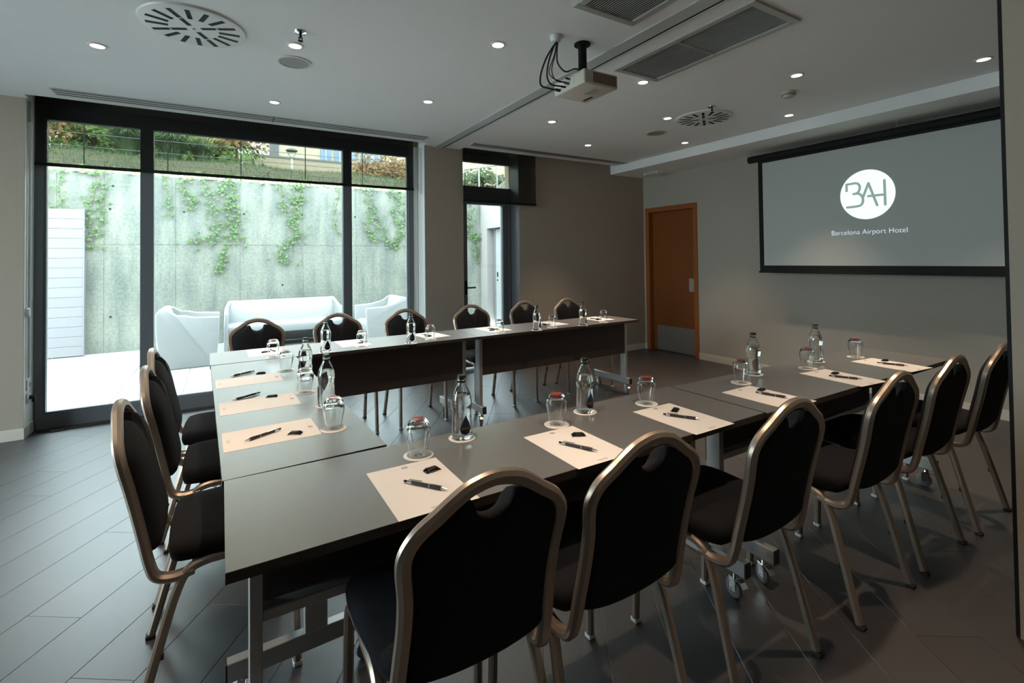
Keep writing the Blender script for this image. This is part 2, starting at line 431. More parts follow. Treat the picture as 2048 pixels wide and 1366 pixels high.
# ------------------------------------------------------------------ window 2: terrace door
win2 = thing('window_2', '', ''); del win2['label']; del win2['category']; struct(win2)
bar('window_frame', (D1, y0, 0, 2.553, y1, H+.02), (3.197, y0-.01, 0, D2-.002, y1, 2.285), (D2-.006, W+.004, 0, D2, y0-.01, H+.02), (D1, y0+.002, 2.592, D2-.002, y1-.002, H+.02), (D1, y0+.001, 2.085, 3.197, y1, 2.285), par=win2)
bar('window_pane', (2.55, y0+.035, 2.28, D2-.002, y0+.041, 2.6), m=G, bevel=0, par=win2)
dl = bar('door_leaf', (2.555, y0-.006, .03, 2.602, y1-.01, 2.083), (3.112, y0-.006, .03, 3.194, y1-.01, 2.083), (2.602, y0-.005, 2.058, 3.112, y1-.011, 2.083), (2.602, y0-.005, .03, 3.112, y1-.011, .16), par=win2)
bar('door_pane', (2.598, y0+.03, .155, 3.116, y0+.036, 2.062), m=G, bevel=0, par=dl)
h = B().box(2.562, y0-.012, .93, 2.592, y0-.004, 1.10); h.cyl((2.577, y0-.012, 1.015), (2.577, y0-.052, 1.015), .009); h.sweep([(2.570, y0-.052, 1.015), (2.69, y0-.052, 1.015)], .018, .012, (0, 0, 1))
h.build('door_handle', M['black'], dl, smooth=30)

# unseen glazed opening added in the left wall to bring in more daylight
added_win3 = thing('added_window_3', '', ''); del added_win3['label']; del added_win3['category']; struct(added_win3)
xa_, xb_ = XL-.13, XL-.06
bar('window_frame', (xa_, 2.2, 0, xb_, 2.27, 2.62), (xa_, 4.33, 0, xb_, 4.4, 2.62), (xa_+.001, 2.27, 2.55, xb_-.001, 4.33, 2.62), (xa_+.001, 2.27, 0, xb_-.001, 4.33, .12), par=added_win3)
for y_ in (3.29,): bar('mullion', (xa_-.005, y_-.04, .12, xb_+.005, y_+.04, 2.55), par=added_win3)
for ya_, yb_ in ((2.265, 3.255), (3.325, 4.335)): bar('window_pane', (XL-.10, ya_, .115, XL-.094, yb_, 2.555), m=G, bevel=0, par=added_win3)

# blinds
def blind(x0, x1, y, zb, label, roll=.032):
    t = thing('roller_blind', label, 'blind', (0, 0, 0))
    B().cyl((x0, y+.03, H+.12), (x1, y+.03, H+.12), roll, 20).build('roller_tube', M['black'], t, smooth=30)
    B().box(x0, y, zb+.02, x1, y+.0012, H+.13).build('blind_fabric', M['roller'], t)
    B().box(x0-.004, y-.009, zb, x1+.004, y+.010, zb+.028).build('bottom_bar', M['black'], t, bevel=.004, seg=2)
    B().box(x0-.010, y-.02, H+.07, x0-.005, y+.06, H+.17).build('bracket', M['black'], t)
    B().box(x1+.005, y-.02, H+.07, x1+.010, y+.06, H+.17).build('bracket', M['black'], t)
    return t
blind(-1.315, 1.893, 5.352, 2.170, 'wide black mesh roller blind half lowered over the three-pane window')
blind(2.432, 3.455, 5.135, 2.045, 'narrow black mesh roller blind lowered over the top of terrace door')

# pillar-side white blind chain guide tubes on the right reveal
t = thing('chain_guide', 'white blind chain tensioner tube on the reveal beside the pillar', 'chain guide', (1.960, 5.29, 0))
B().cyl((0, 0, 2.12), (0, 0, 2.62), .017, 14).build('tube', M['white'], t, smooth=30)
B().box(-.012, -.03, 2.60, .008, .03, 2.66).build('clip', M['white'], t)
t = thing('chain_guide', 'white blind chain tube running down the left window reveal', 'chain guide', (W1+.016, 5.26, 0))
B().cyl((0, 0, .46), (0, 0, 2.66), .009, 10).build('tube', M['white'], t, smooth=30)
B().box(-.012, -.02, 2.5, .006, .02, 2.66).build('clip', M['grey'], t)

# ------------------------------------------------------------------ wooden door
dr = thing('door_1', '', ''); del dr['label']; del dr['category']; struct(dr)
B().box(SX-.012, 5.090, 0, SX+.12, 5.16, 2.10).box(SX-.012, 4.24, 0, SX+.12, 4.305, 2.10).box(SX-.0118, 4.305, 2.03, SX+.1198, 5.090, 2.0998).build('door_frame', M['woodf'], dr, bevel=.003)
lf = B().box(SX+.075, 4.306, .008, SX+.115, 5.089, 2.029).build('door_leaf', M['wood'], dr, bevel=.002)
B().box(SX+.0735, 4.310, .012, SX+.0752, 5.03, .372).build('kick_plate', M['steel'], lf, label='brushed steel kick plate at the bottom')
B().box(SX+.070, 4.316, .885, SX+.0752, 4.448, 1.068).build('push_plate', M['push'], lf, bevel=.002, label='satin metal push plate')
B().box(SX+.12, 4.2, 0, SX+.2, 5.2, 2.12).build('door_backing', M['dark'], dr)

# ------------------------------------------------------------------ ceiling fittings
def downlight(x, y, label, shown=True):
    t = thing('downlight', label, 'light', (x, y, H), group='recessed ceiling downlights')
    B().lathe([(.034, -.001), (.036, -.006), (.048, -.005), (.050, 0), (.034, 0)], 24, close=True).build('trim_ring', M['white'], t, smooth=40)
    B().cyl((0, 0, -.0005), (0, 0, -.003), .0345, 24).build('lit_lens', M['lamp'], t, label='glowing warm white lens')
    l = bpy.data.lights.new('downlight_beam', 'SPOT'); l.energy = SPOT_W; l.color = SPOT_COL; l.spot_size = math.radians(70); l.spot_blend = .8; l.shadow_soft_size = .03
    o = bpy.data.objects.new('downlight_beam', l); COL.objects.link(o); o.parent = t; o.location = (0, 0, -.012)
for x, y, lab in [(-.65, 3.75, 'lit downlight at far left, left of the nearest round swirl diffuser'), (.377, 3.168, 'lit downlight between the sprinkler and the round speaker grille on the left'),
                  (1.447, 2.546, 'lit downlight left of the ceiling projector and its cables'), (.363, 4.373, 'lit downlight near the long slot diffuser above the wide window'),
                  (1.458, 3.751, 'lit downlight midway between the wide window and the projector'), (2.703, 3.725, 'lit downlight just right of the ceiling track behind the projector'),
                  (3.626, 4.295, 'lit downlight nearest the slot diffuser over the terrace door blind'), (2.70, 2.557, 'lit downlight beside the corner of the big slatted grille'),
                  (3.596, 3.106, 'lit downlight left of the far round swirl diffuser'), (4.528, 2.486, 'lit downlight in front of the smoke detector, near the soffit edge'),
                  (3.582, 1.906, 'lit downlight between the big slatted grille and the smoke detector'), (4.414, 1.117, 'lit downlight at the far right beside the soffit, near the wall end'),
                  (4.536, 3.672, 'lit downlight by the soffit corner, beyond the far speaker grille'),
                  (.377, 1.35, 'lit downlight over the front left table corner, out of frame'), (1.447, .75, 'lit downlight over the front row chairs, out of frame'),
                  (2.85, .80, 'lit downlight beside the wall end, out of frame'), (-.65, 2.0, 'lit downlight over the left chairs, out of frame')]:
    downlight(x, y, lab)
def swirl(x, y, rot, label):
    t = thing('swirl_diffuser', label, 'vent', (x, y, H), rot)
    B().lathe([(0.0001, -.016), (.232, -.016), (.252, -.010), (.256, 0), (0.0001, 0)], 64).build('face_plate', M['white'], t, smooth=30)
    for k in range(16):
        a = 2*PI*k/16; r0 = .040 if k % 4 == 0 else .120
        b = B(); c, s_ = math.cos(a), math.sin(a); r1 = .222; m_ = (r0+r1)/2
        b.cbox((c*m_, s_*m_, -.0165), (r1-r0, .023, .002), a); b.build('slot', M['dark'], t)
        if k % 4 == 0:
            B().cbox((c*.125, s_*.125, -.0178), (.008, .023, .0012), a).build('slot_bridge', M['white'], t)
    B().cyl((0, 0, -.016), (0, 0, -.019), .007, 12).build('screw', M['grey'], t)
swirl(-.138, 3.18, -.49, 'large white round swirl air diffuser on the ceiling at upper left')
swirl(3.889, 2.93, .62, 'white round swirl air diffuser on the ceiling beyond the slatted grille')
def speaker(x, y, r, label):
    t = thing('ceiling_speaker', label, 'speaker', (x, y, H))
    B().lathe([(r*.84, -.001), (r*.86, -.007), (r*.98, -.006), (r, 0), (r*.84, 0)], 40, close=True).build('rim', M['cream'], t, smooth=40)
    B().lathe([(.0001, -.005), (r*.845, -.004), (r*.845, 0), (.0001, 0)], 40).build('grille', M['grey'], t, smooth=40)
speaker(.403, 3.434, .107, 'round grey ceiling speaker grille with cream rim near the left downlights')
speaker(3.918, 3.539, .105, 'round grey ceiling speaker grille beyond the far swirl diffuser')
def sprinkler(x, y, label):
    t = thing('sprinkler', label, 'sprinkler', (x, y, H))
    B().lathe([(.0001, -.004), (.012, -.012), (.034, -.006), (.036, 0), (.0001, 0)], 24).build('escutcheon', M['chrome'], t, smooth=40)
    b = B().cyl((0, 0, -.008), (0, 0, -.035), .007, 10); b.cyl((-.010, 0, -.03), (-.006, 0, -.052), .0025, 6).cyl((.010, 0, -.03), (.006, 0, -.052), .0025, 6).cyl((0, 0, -.050), (0, 0, -.054), .014, 14)
    b.build('head', M['black'], t, smooth=30)
sprinkler(.382, 2.966, 'sprinkler head right of the large swirl diffuser at upper left')
sprinkler(3.669, 2.678, 'sprinkler head at the edge of the far swirl diffuser')
t = thing('smoke_detector', 'cream smoke detector on the ceiling near the projection screen', 'smoke detector', (3.893, 2.138, H))
B().lathe([(.0001, 0), (.056, 0), (.056, -.010), (.050, -.014), (.050, -.024), (.044, -.026), (.044, -.034), (.034, -.046), (.0001, -.048)], 32).build('body', M['cream'], t, smooth=35)
B().lathe([(.047, -.0235), (.0505, -.0240), (.0505, -.0265), (.047, -.027)], 32, close=True).build('vent_ring', M['dark'], t, smooth=35)
def grille(x0, x1, ya, yb, n, label):
    t = thing('ceiling_grille', label, 'vent', ((x0+x1)/2, (ya+yb)/2, H)); a, b_ = (x1-x0)/2, (yb-ya)/2; f = .042
    B().box(-a, -b_, -.012, a, -b_+f, 0).box(-a, b_-f, -.012, a, b_, 0).box(-a, -b_+f, -.0119, -a+f, b_-f, 0).box(a-f, -b_+f, -.0119, a, b_-f, 0).build('frame', M['slat'], t, bevel=.002)
    B().box(-a+f, -b_+f, -.003, a-f, b_-f, -.001).build('backing', M['dark'], t)
    w_ = 2*(a-f); me = None
    for k in range(n):
        x = -a+f+w_*(k+.5)/n
        if me is None:
            me = B().box(-.0030, -b_+f, -.0070, .0030, b_-f, -.0050).mesh('slat'); me.materials.append(M['slat'])
        link('slat', me, t, (x, 0, 0))
    B().box(-a+f, -.004, -.0105, a-f, .004, -.004).build('cross_bar', M['slat'], t)
grille(2.335, 2.765, 1.44, 2.485, 22, 'long slatted air grille on the ceiling right of the track')
grille(1.56, 1.985, .90, 1.955, 22, 'slatted air grille left of the track, cut off by the picture top')
def slotdiff(x0, x1, ya, yb, n, label):
    t = thing('slot_diffuser', label, 'vent', (0, 0, H))
    B().box(x0, ya, -.003, x1, yb, -.0005).build('backing', M['dark'], t)
    step = (yb-ya)/n
    for k in range(n+1):
        yy = ya+k*step; B().box(x0, max(ya, yy-step*.27), -.0042, x1, min(yb, yy+step*.27), -.0028).build('blade', M['white'] if n == 3 else M['slat'], t)
    B().box(x0-.012, ya, -.0062, x0, yb, -.0005).build('end_cap', M['white'], t); B().box(x1, ya, -.0062, x1+.012, yb, -.0005).build('end_cap', M['white'], t)
    return t
t = slotdiff(-1.10, 1.88, 4.815, 4.985, 3, 'long three-slot linear diffuser in the ceiling along the wide window')
B().box(.395, 4.815, -.0066, .401, 4.985, -.0058).build('joint', M['dark'], t)
slotdiff(2.42, 4.79, 4.83, 4.94, 2, 'dark linear slot diffuser in the ceiling along the terrace door')
t = thing('ceiling_track', 'pale grey partition track running across the ceiling past the projector', 'track', (0, 0, H))
B().box(2.085, YB+.01, -.010, 2.185, W-.002, -.001).build('track_cover', M['trackm'], t, bevel=.001)
B().box(2.185, YB+.01, -.006, 2.205, W-.002, -.001).build('track_groove', M['dark'], t)
B().box(2.205, YB+.01, -.010, 2.222, W-.002, -.001).build('track_lip', M['trackm'], t, bevel=.001)
t = thing('emergency_light', 'small white emergency light under the soffit near the door', 'light', (5.20, 4.77, HS))
B().box(-.05, -.13, -.030, .05, .13, 0).build('housing', M['white'], t, bevel=.006, seg=2)
B().box(-.052, -.10, -.022, -.0495, .10, -.010).build('diffuser', M['grey'], t)

# projector
t = thing('projector', 'cream projector hanging from a black post under the ceiling', 'projector', (0, 0, 0))
X0, X1, Y0, Y1, Z0, Z1 = 1.80, 2.062, 2.155, 2.455, 2.380, 2.465
b = B().box(X0, Y0, Z0, X1, Y1, Z1); body = b.build('body', M['cream'], t, bevel=.010, seg=3, smooth=40)
B().box(X0+.065, Y0-.0022, Z0+.012, X1-.014, Y0+.004, Z1-.010).build('vent_grille', M['projg'], t)
vb = B()
for i in range(16):
    for j in range(6): vb.box(X0+.072+i*.0108, Y0-.0028, Z0+.017+j*.0095, X0+.0765+i*.0108, Y0-.0020, Z0+.0212+j*.0095)
vh = vb.build('vent_holes', M['dark'], t); vh['kind'] = 'stuff'
B().box(X0-.0018, Y0+.10, Z0+.012, X0+.003, Y1-.02, Z1-.020).build('connector_panel', M['white'], t)
for (yy, zz, c, r) in ((2.30, 2.415, M['wood'], .007), (2.325, 2.430, M['red'], .006), (2.335, 2.405, M['black'], .006), (2.39, 2.402, M['navy'], .010), (2.29, 2.44, M['black'], .005)):
    B().cyl((X0-.002, yy, zz), (X0-.032, yy, zz), r, 10).build('plug', c, t, smooth=30)
B().box(X0+.12, Y0+.06, Z0-.0012, X0+.185, Y0+.16, Z0+.001).build('rating_label', M['push'], t)
B().box(X1-.06, Y1-.12, Z0-.003, X1-.045, Y1-.04, Z0+.001).build('latch', M['black'], t)
B().lathe([(.0001, 0), (.026, 0), (.026, .03), (.020, .034), (.0001, .030)], 24).build('lens', M['black'], t, smooth=30, loc=(X1-.005, 2.25, 2.425)).rotation_euler = (0, PI/2, 0)
b = B().cyl((1.895, 2.285, Z1-.002), (1.895, 2.285, H-.004), .026, 24); b.cyl((1.895, 2.285, H-.010), (1.895, 2.285, H), .050, 28); b.box(1.86, 2.26, Z1-.002, 1.98, 2.31, Z1+.012)
b.build('mounting_post', M['black'], t, smooth=30)
t2 = thing('ceiling_cable_outlet', 'white round cable outlet on the ceiling beside the projector post', 'outlet', (1.691, 2.279, H))
B().lathe([(.0001, 0), (.034, 0), (.036, -.012), (.026, -.034), (.012, -.038), (.0001, -.038)], 24).build('grommet', M['white'], t2, smooth=40)
t3 = thing('projector_cables', 'bundle of black cables looping from ceiling outlet to projector', 'cables')
for pts, r in [([(1.695, 2.275, 2.64), (1.665, 2.28, 2.60), (1.63, 2.30, 2.53), (1.62, 2.34, 2.45), (1.65, 2.38, 2.405), (1.72, 2.392, 2.402), (1.77, 2.39, 2.402)], .0055),
               ([(1.697, 2.279, 2.64), (1.67, 2.275, 2.60), (1.645, 2.29, 2.52), (1.645, 2.31, 2.44), (1.69, 2.335, 2.405), (1.768, 2.335, 2.405)], .005),
               ([(1.700, 2.275, 2.64), (1.69, 2.27, 2.58), (1.68, 2.25, 2.50), (1.72, 2.23, 2.45), (1.80, 2.235, 2.485), (1.88, 2.255, 2.480)], .0045),
               ([(1.698, 2.28, 2.64), (1.68, 2.275, 2.56), (1.665, 2.29, 2.47), (1.70, 2.30, 2.42), (1.768, 2.30, 2.415)], .003),
               ([(1.699, 2.281, 2.64), (1.675, 2.28, 2.55), (1.66, 2.31, 2.47), (1.70, 2.325, 2.44), (1.768, 2.325, 2.430)], .0028)]:
    B().sweep(spline(pts, 8), r*2, r*2, (0, 1, 0), round_=True).build('cable', M['rubber'], t3, smooth=60)

# ------------------------------------------------------------------ projection screen
PX = 5.20
t = thing('projection_screen', 'wide projection screen hanging on the right wall showing a round logo', 'screen')
YA, YZ = 3.214, .72
rz0 = 2.468
B().cyl((PX+.01, 3.325, rz0), (PX+.01, YZ-.08, rz0), .040, 24).build('roller_case', M['black'], t, smooth=30)
B().box(PX-.002, YZ, 1.19, PX+.002, YA, rz0).build('black_border', M['black'], t)
B().box(PX-.0035, YZ+.05, 1.258, PX-.0005, YA-.052, 2.405).build('screen_fabric', M['screen'], t)
B().box(PX-.010, YZ-.01, 1.176, PX+.012, YA+.012, 1.196).build('bottom_bar', M['black'], t, bevel=.004)
for yy in (3.29, 1.9): B().cyl((PX+.01, yy, rz0+.035), (PX+.01, yy, HS), .003, 8).build('hanging_hook', M['chrome'], t)
LY, LZ, RY, RZ = 2.148, 1.930, .226, .2325
lg = B().cyl((PX-.004, LY, LZ), (PX-.0048, LY, LZ), 1, 64)
lg.v = [(x, LY+(y-LY)*RY, LZ+(z-LZ)*RZ) for x, y, z in lg.v]
ld = lg.build('projected_logo', M['slide'], t, label='glowing pale green disc with grey letters BAH')
def lp(X, Y): u = (X-822)/468; v = -(Y-582+.085*(X-822))/418; return (PX-.0056, LY-u*RY, LZ+v*RZ)
for st in [[(473, 515), (473, 404)], [(473, 404), (560, 394), (630, 385), (680, 400), (708, 455), (690, 520), (650, 560), (595, 571)],
           [(600, 571), (670, 565), (725, 590), (755, 650), (752, 715), (715, 765), (640, 786), (475, 805)], [(755, 640), (855, 392)], [(855, 392), (993, 765)], [(1120, 355), (1125, 755)], [(850, 612), (1105, 590)]]:
    pts = [lp(*p) for p in st]; pts = spline(pts, 5) if len(pts) > 2 else [Vector(p) for p in pts]
    b = B().sweep(pts, .0006, .0225, (1, 0, 0), corner=0)
    for e in (pts[0], pts[-1]): b.cyl((e[0]-.0003, e[1], e[2]), (e[0]+.0003, e[1], e[2]), .01125, 16)
    b.build('letter_stroke', M['slidel'], ld)
me = text_mesh('Barcelona Airport Hotel', .066, 'lettering'); me.materials.append(M['slidet'])
xs = [v.co.x for v in me.vertices]; kx = .617/(max(xs)-min(xs))
o = link('lettering', me, t, (PX-.0050, 2.150, 1.578), label='white text Barcelona Airport Hotel'); o.rotation_euler = (PI/2, 0, -PI/2); o.scale = (kx, 1, 1)

# ------------------------------------------------------------------ tables
def castor(parent, x, y, rz, white=False):
    c = bpy.data.objects.new('castor', None)
    b = B().cyl((0, 0, .088), (0, 0, .100), .012, 12); b.box(-.022, -.016, .074, .022, .016, .089)
    b.box(-.0155, -.022, .030, -.0125, .012, .078).box(.0125, -.022, .030, .0155, .012, .078).cyl((-.018, -.012, .037), (.018, -.012, .037), .004, 8)
    o = b.build('castor', M['chrome'], parent, bevel=.001, loc=(x, y, 0), rz=rz)
    B().lathe([(.010, -.011), (.032, -.011), (.037, -.007), (.037, .007), (.032, .011), (.010, .011)], 24, close=True).build('wheel', M['wheel'], o, smooth=40, loc=(0, -.012, .037)).rotation_euler = (0, PI/2, 0)
    B().sweep([(0, .012, .084), (0, .035, .080), (0, .050, .066)], .026, .004, (1, 0, 0)).build('brake_lever', M['chrome'], o)
    return o
def table(label, loc, rz, L, Wd, post=(.08, .08), py=.0, bar=(.04, .50), panel_y=None, post_w=.030, inset=None, top_name='table_top'):
    # local: x along length from 0..L, y across from 0..Wd
    t = thing('seminar_table', label, 'table', loc, rz, 'folding seminar tables joined in a U')
    B().box(0.001, 0, .7225, L-.001, Wd, .7235).box(.001, 0, .7235, L-.001, Wd, .7445).build('edge_band', M['edge'], t, bevel=0)
    B().box(.0012, .0005, .7445, L-.0012, Wd-.0005, .7455).build('table_top', M['table'], t)
    pxs = [post[0], L-post[1]]
    for i, x in enumerate(pxs):
        B().box(x-post_w/2, py-.035, .115, x+post_w/2, py+.035, .7225).build('post', M['silver'], t, bevel=.003, seg=2)
        fb = B().box(x-.0175, bar[0]+.004, .103, x+.0175, bar[1]-.004, .160).build('foot_bar', M['silver'], t, bevel=.002)
        
        for e0 in (bar[0], bar[1]-.004): B().box(x-.018, e0, .1025, x+.018, e0+.004, .1605).build('end_cap', M['rubber'], fb, bevel=.001)
        castor(t, x-.005, bar[0]+.05, random.uniform(2.4, 3.6)); castor(t, x+.005, bar[1]-.05, random.uniform(-.6, .6))
        B().box(x-.03, py-.10, .7145, x+.03, py+.10, .7225).build('top_bracket', M['black'], t)
    xa, xb = pxs[0]+post_w/2, pxs[1]-post_w/2
    pz = py if panel_y is None else panel_y
    B().box(xa, pz-.009, .405, xb, pz+.009, .7222).build('modesty_panel', M['edge'], t, bevel=.001)
    return t, xa, xb
def rail(t, xa, xb, y):
    B().box(xa, y-.020, .425, xb, y+.020, .455).build('cross_rail', M['silver'], t, bevel=.003)
TX0, TY0 = .0022, 1.1036
FRONT = [table('near left table of the front row, its corner closest to the camera', (TX0, TY0, 0), .0031, 1.80, .466, (.07, .055), .325, (.045, .50), .38)[:3],
         table('right table of the front row, in front of the screen wall', (1.8083, 1.0985, 0), -.0027, 1.80, .466, (.115, .08), .325, (.045, .50), .38)[:3]]
for t, a, b_ in FRONT: rail(t, a, b_, .325)
# left column: length along world Y -> rotate so that local x runs along +Y, local y toward -X
t, a, b_ = table('left-hand table standing under the window side, linking both rows', (.4630, 1.5868, 0), PI/2+.034, 1.795, .466, (.125, .08), .20, (-.02, .455), .15)
rail(t, a, b_, .20)
BACK = [table('left table of the back row before the wide window', (-.0688, 3.3805, 0), .0203, 1.80, .466, (.075, .065), .15, (.06, .585), .126),
        table('right table of the back row, near the wooden door', (1.7315, 3.4170, 0), .0203, 1.80, .466, (.085, .06), .15, (.06, .585), .126)]
def f_front(x): return 1.1036+.0031*x

# ------------------------------------------------------------------ chairs
def back_y(z): return -.185-(z-.45)*.215
def make_chair():
    t = thing('banquet_chair', 'x', 'chair', (0, 0, 0), 0, 'black banquet chairs with champagne frames')
    # back frame
    half = [(.190, -.075, .412), (.188, -.125, .404), (.185, -.168, .416), (.182, None, .455), (.178, None, .53), (.174, None, .62), (.176, None, .69), (.1835, None, .748), (.1815, None, .785), (.160, None, .818), (.120, None, .846), (.084, None, .872), (.050, None, .890)]
    P = [(-x, back_y(z) if y is None else y, z) for x, y, z in half]+[(0, back_y(.899), .899)]+[(x, back_y(z) if y is None else y, z) for x, y, z in reversed(half)]
    B().sweep(spline(P, 4), .034, .026, (1, 0, 0), corner=.3).build('back_frame', M['champ'], t, smooth=35)
    # padded back
    hp = [(.050, .862), (.076, .857), (.115, .835), (.150, .810), (.167, .782), (.169, .748), (.163, .69), (.160, .62), (.162, .53), (.166, .492), (.140, .474), (.075, .460)]
    notch = [(.040, .838), (.022, .823)]
    out = [(0, .817)]+list(reversed(notch))+hp+[(0, .456)]+[(-u, v) for u, v in reversed(hp)]+[(-u, v) for u, v in notch]
    out = [(p.x, p.y) for p in spline([(u, v, 0) for u, v in out], 2, True)]
    fn = lambda u, v, o: (u, back_y(v)+o, v)
    B().pillow(out, fn, [(1, .004), (.985, .016), (.95, .026), (.86, .036), (.6, .043), (.3, .046)], [(1, -.004), (.985, -.009), (.93, -.012), (.5, -.013)]).build('backrest', M['fabric'], t, smooth=60)
    # seat
    so_ = [(.0, .238), (.10, .236), (.175, .222), (.207, .185), (.212, .10), (.205, 0), (.196, -.09), (.182, -.128), (.15, -.142), (.0, -.148)]
    out = so_+[(-u, v) for u, v in reversed(so_[1:-1])]
    out = [(p.x, p.y) for p in spline([(u, v, 0) for u, v in out], 2, True)]
    fn = lambda u, v, o: (u, v, o)
    B().pillow(out, fn, [(.985, .452), (1, .466), (.985, .484), (.95, .494), (.86, .501), (.6, .506), (.3, .508)], [(.97, .442), (.6, .440)]).build('seat', M['fabric'], t, smooth=60)
    fr = B()
    for s in (-1, 1): fr.sweep([(s*.190, .19, .425), (s*.190, -.06, .430)], .022, .022, (1, 0, 0))
    fr.sweep([(-.18, .19, .428), (.18, .19, .428)], .022, .022, (0, 1, 0)); fr.sweep([(-.18, -.07, .428), (.18, -.07, .428)], .022, .022, (0, 1, 0))
    fr.build('seat_frame', M['champ'], t, smooth=35)
    for s in (-1, 1):
        lg = B().sweep(spline([(s*.190, .10, .432), (s*.191, .165, .430), (s*.192, .198, .405), (s*.194, .206, .34), (s*.198, .216, .014)], 4), .026, .026, (1, 0, 0)).build('leg', M['champ'], t, smooth=35)
        B().box(s*.198-.0145, .2015, 0, s*.198+.0145, .2305, .016).build('foot_cap', M['clearfoot'], lg, bevel=.003)
        lg = B().sweep(spline([(s*.190, .04, .430), (s*.191, -.045, .430), (s*.193, -.092, .412), (s*.196, -.120, .36), (s*.202, -.150, .26), (s*.211, -.216, .014)], 4), .026, .026, (1, 0, 0)).build('leg', M['champ'], t, smooth=35)
        B().box(s*.211-.0145, -.2345, 0, s*.211+.0145, -.2055, .014).build('foot_cap', M['rubber'], lg, bevel=.003)
        B().cbox((s*.206, -.168+.014, .19), (.012, .010, .018)).build('stacking_bumper', M['rubber'], lg, bevel=.002)
    return t
proto = make_chair()
used = False
SP = [('first', .485, 1.165, -.01), ('second', .925, 1.142, .0), ('third', 1.516, 1.112, .0), ('fourth', 2.19, 1.090, .0), ('fifth', 2.755, 1.092, 0), ('sixth', 3.332, 1.075, 0)]
LAB = {0: 'black chair seen from behind, nearest the camera, at the front row left end', 1: 'second chair from the left in the front row, seen from behind',
       2: 'third chair from the left in the front row, castors visible beside it', 3: 'fourth chair from the left in the front row', 4: 'fifth chair from the left in the front row, second from the wall end',
       5: 'last chair of the front row, partly hidden by the wall end at right'}
def put_chair(x, y, rz, label):
    global used
    if not used:
        used = True; proto.location = (x, y, 0); proto.rotation_euler = (0, 0, rz); proto['label'] = label; return proto
    return dup(proto, (x, y, 0), rz, label)
for i, (n, x, y, rz) in enumerate(SP): put_chair(x, y, rz, LAB[i])
for (x, y, rz, lab) in [(-.004, 1.985, -PI/2+.01, 'nearest of three chairs on the left side of the left-hand table'), (-.005, 2.585, -PI/2, 'middle of three chairs on the left side of the left-hand table'), (-.035, 3.10, -PI/2-.02, 'farthest of three chairs on the left side, beside the sliding window')]:
    put_chair(x, y, rz, lab)
for x, y, rz, lab in [(.235, 4.03, PI+.02, 'back row chair at the left end, before the white outdoor sofa'), (.84, 4.035, PI, 'back row chair second from left, before the window mullion'), (1.43, 4.03, PI-.02, 'back row chair third from left, before the white armchair outside'),
                  (2.11, 4.04, PI, 'back row chair in front of the terrace glass door'), (2.765, 4.07, PI+.03, 'back row chair fifth from left, just right of the terrace door'), (3.33, 4.06, PI+.03, 'back row chair at the right end, against the beige wall')]:
    put_chair(x, y, rz, lab)

# ------------------------------------------------------------------ table settings
TZ = .7455
SEAT = ['the first front row seat from the left', 'the second front row seat from the left', 'the third front row seat from the left', 'the fourth front row seat from the left', 'the fifth front row seat from the left', 'the sixth front row seat, beside the screen wall',
        'the nearest seat of the left-hand table', 'the middle seat of the left-hand table', 'the farthest seat of the left-hand table',
        'the first back row seat from the left', 'the second back row seat from the left', 'the third back row seat from the left', 'the fourth back row seat, before the terrace door', 'the fifth back row seat from the left', 'the sixth back row seat, by the wooden door']
# sheets (centre x, y, rotation: 0 = top edge toward +y)
SH = [(.454, 1.252, 0), (.981, 1.247, 0), (1.489, 1.244, 0), (2.02, 1.228, 0), (2.648, 1.222, -.10), (3.175, 1.219, -.10),
      (.146, 1.908, -PI/2+.03), (.135, 2.345, -PI/2+.03), (.115, 2.835, -PI/2+.03),
      (.245, 3.690, PI), (.83, 3.700, PI), (1.448, 3.720, PI+.15), (2.03, 3.715, PI+.05), (2.66, 3.73, PI+.05), (3.245, 3.745, PI+.05)]
sheet_me = B().box(-.105, -.1485, 0, .105, .1485, .0006).mesh('sheet_of_paper'); sheet_me.materials.append(M['paper'])
ring = B().lathe([(.0065, 0), (.0085, 0), (.0085, .0002), (.0065, .0002)], 20, close=True)
ring.box(-.0045, -.0030, 0, -.0032, .003, .0002).box(-.0008, -.003, 0, .0008, .003, .0002).box(.0030, -.003, 0, .0042, .003, .0002)
ring_me = ring.mesh('letterhead_logo'); ring_me.materials.append(M['print'])
lt_me = text_mesh('Barcelona        Airport Hotel', .0075, 'letterhead_text'); lt_me.materials.append(M['printl'])
foot = B()
for i in range(4): foot.box(-.02+.002*i, -.0015*i*2, 0, .02-.002*(i % 2), -.0015*i*2+.0011, .00015)
foot_me = foot.mesh('footer_print'); foot_me.materials.append(M['printl'])
for i, (x, y, rz) in enumerate(SH):
    t = thing('sheet_of_paper', 'white letterhead sheet lying at '+SEAT[i], 'paper', (x, y, TZ), rz, 'letterhead sheets at the seats')
    link('sheet', sheet_me, t)
    if i < 9 or True:
        link('letterhead_logo', ring_me, t, (0, .128, .0006)); link('letterhead_text', lt_me, t, (0, .126, .00075)); link('footer_print', foot_me, t, (-.0, -.128, .0006))
def ray_pt(px, py, z):
    d = AR*((px-CX)/F_PX)-AU*((py-CY)/F_PX)+AF
    return Vector((0, 0, CAM_H))+d*((z-CAM_H)/d.z)
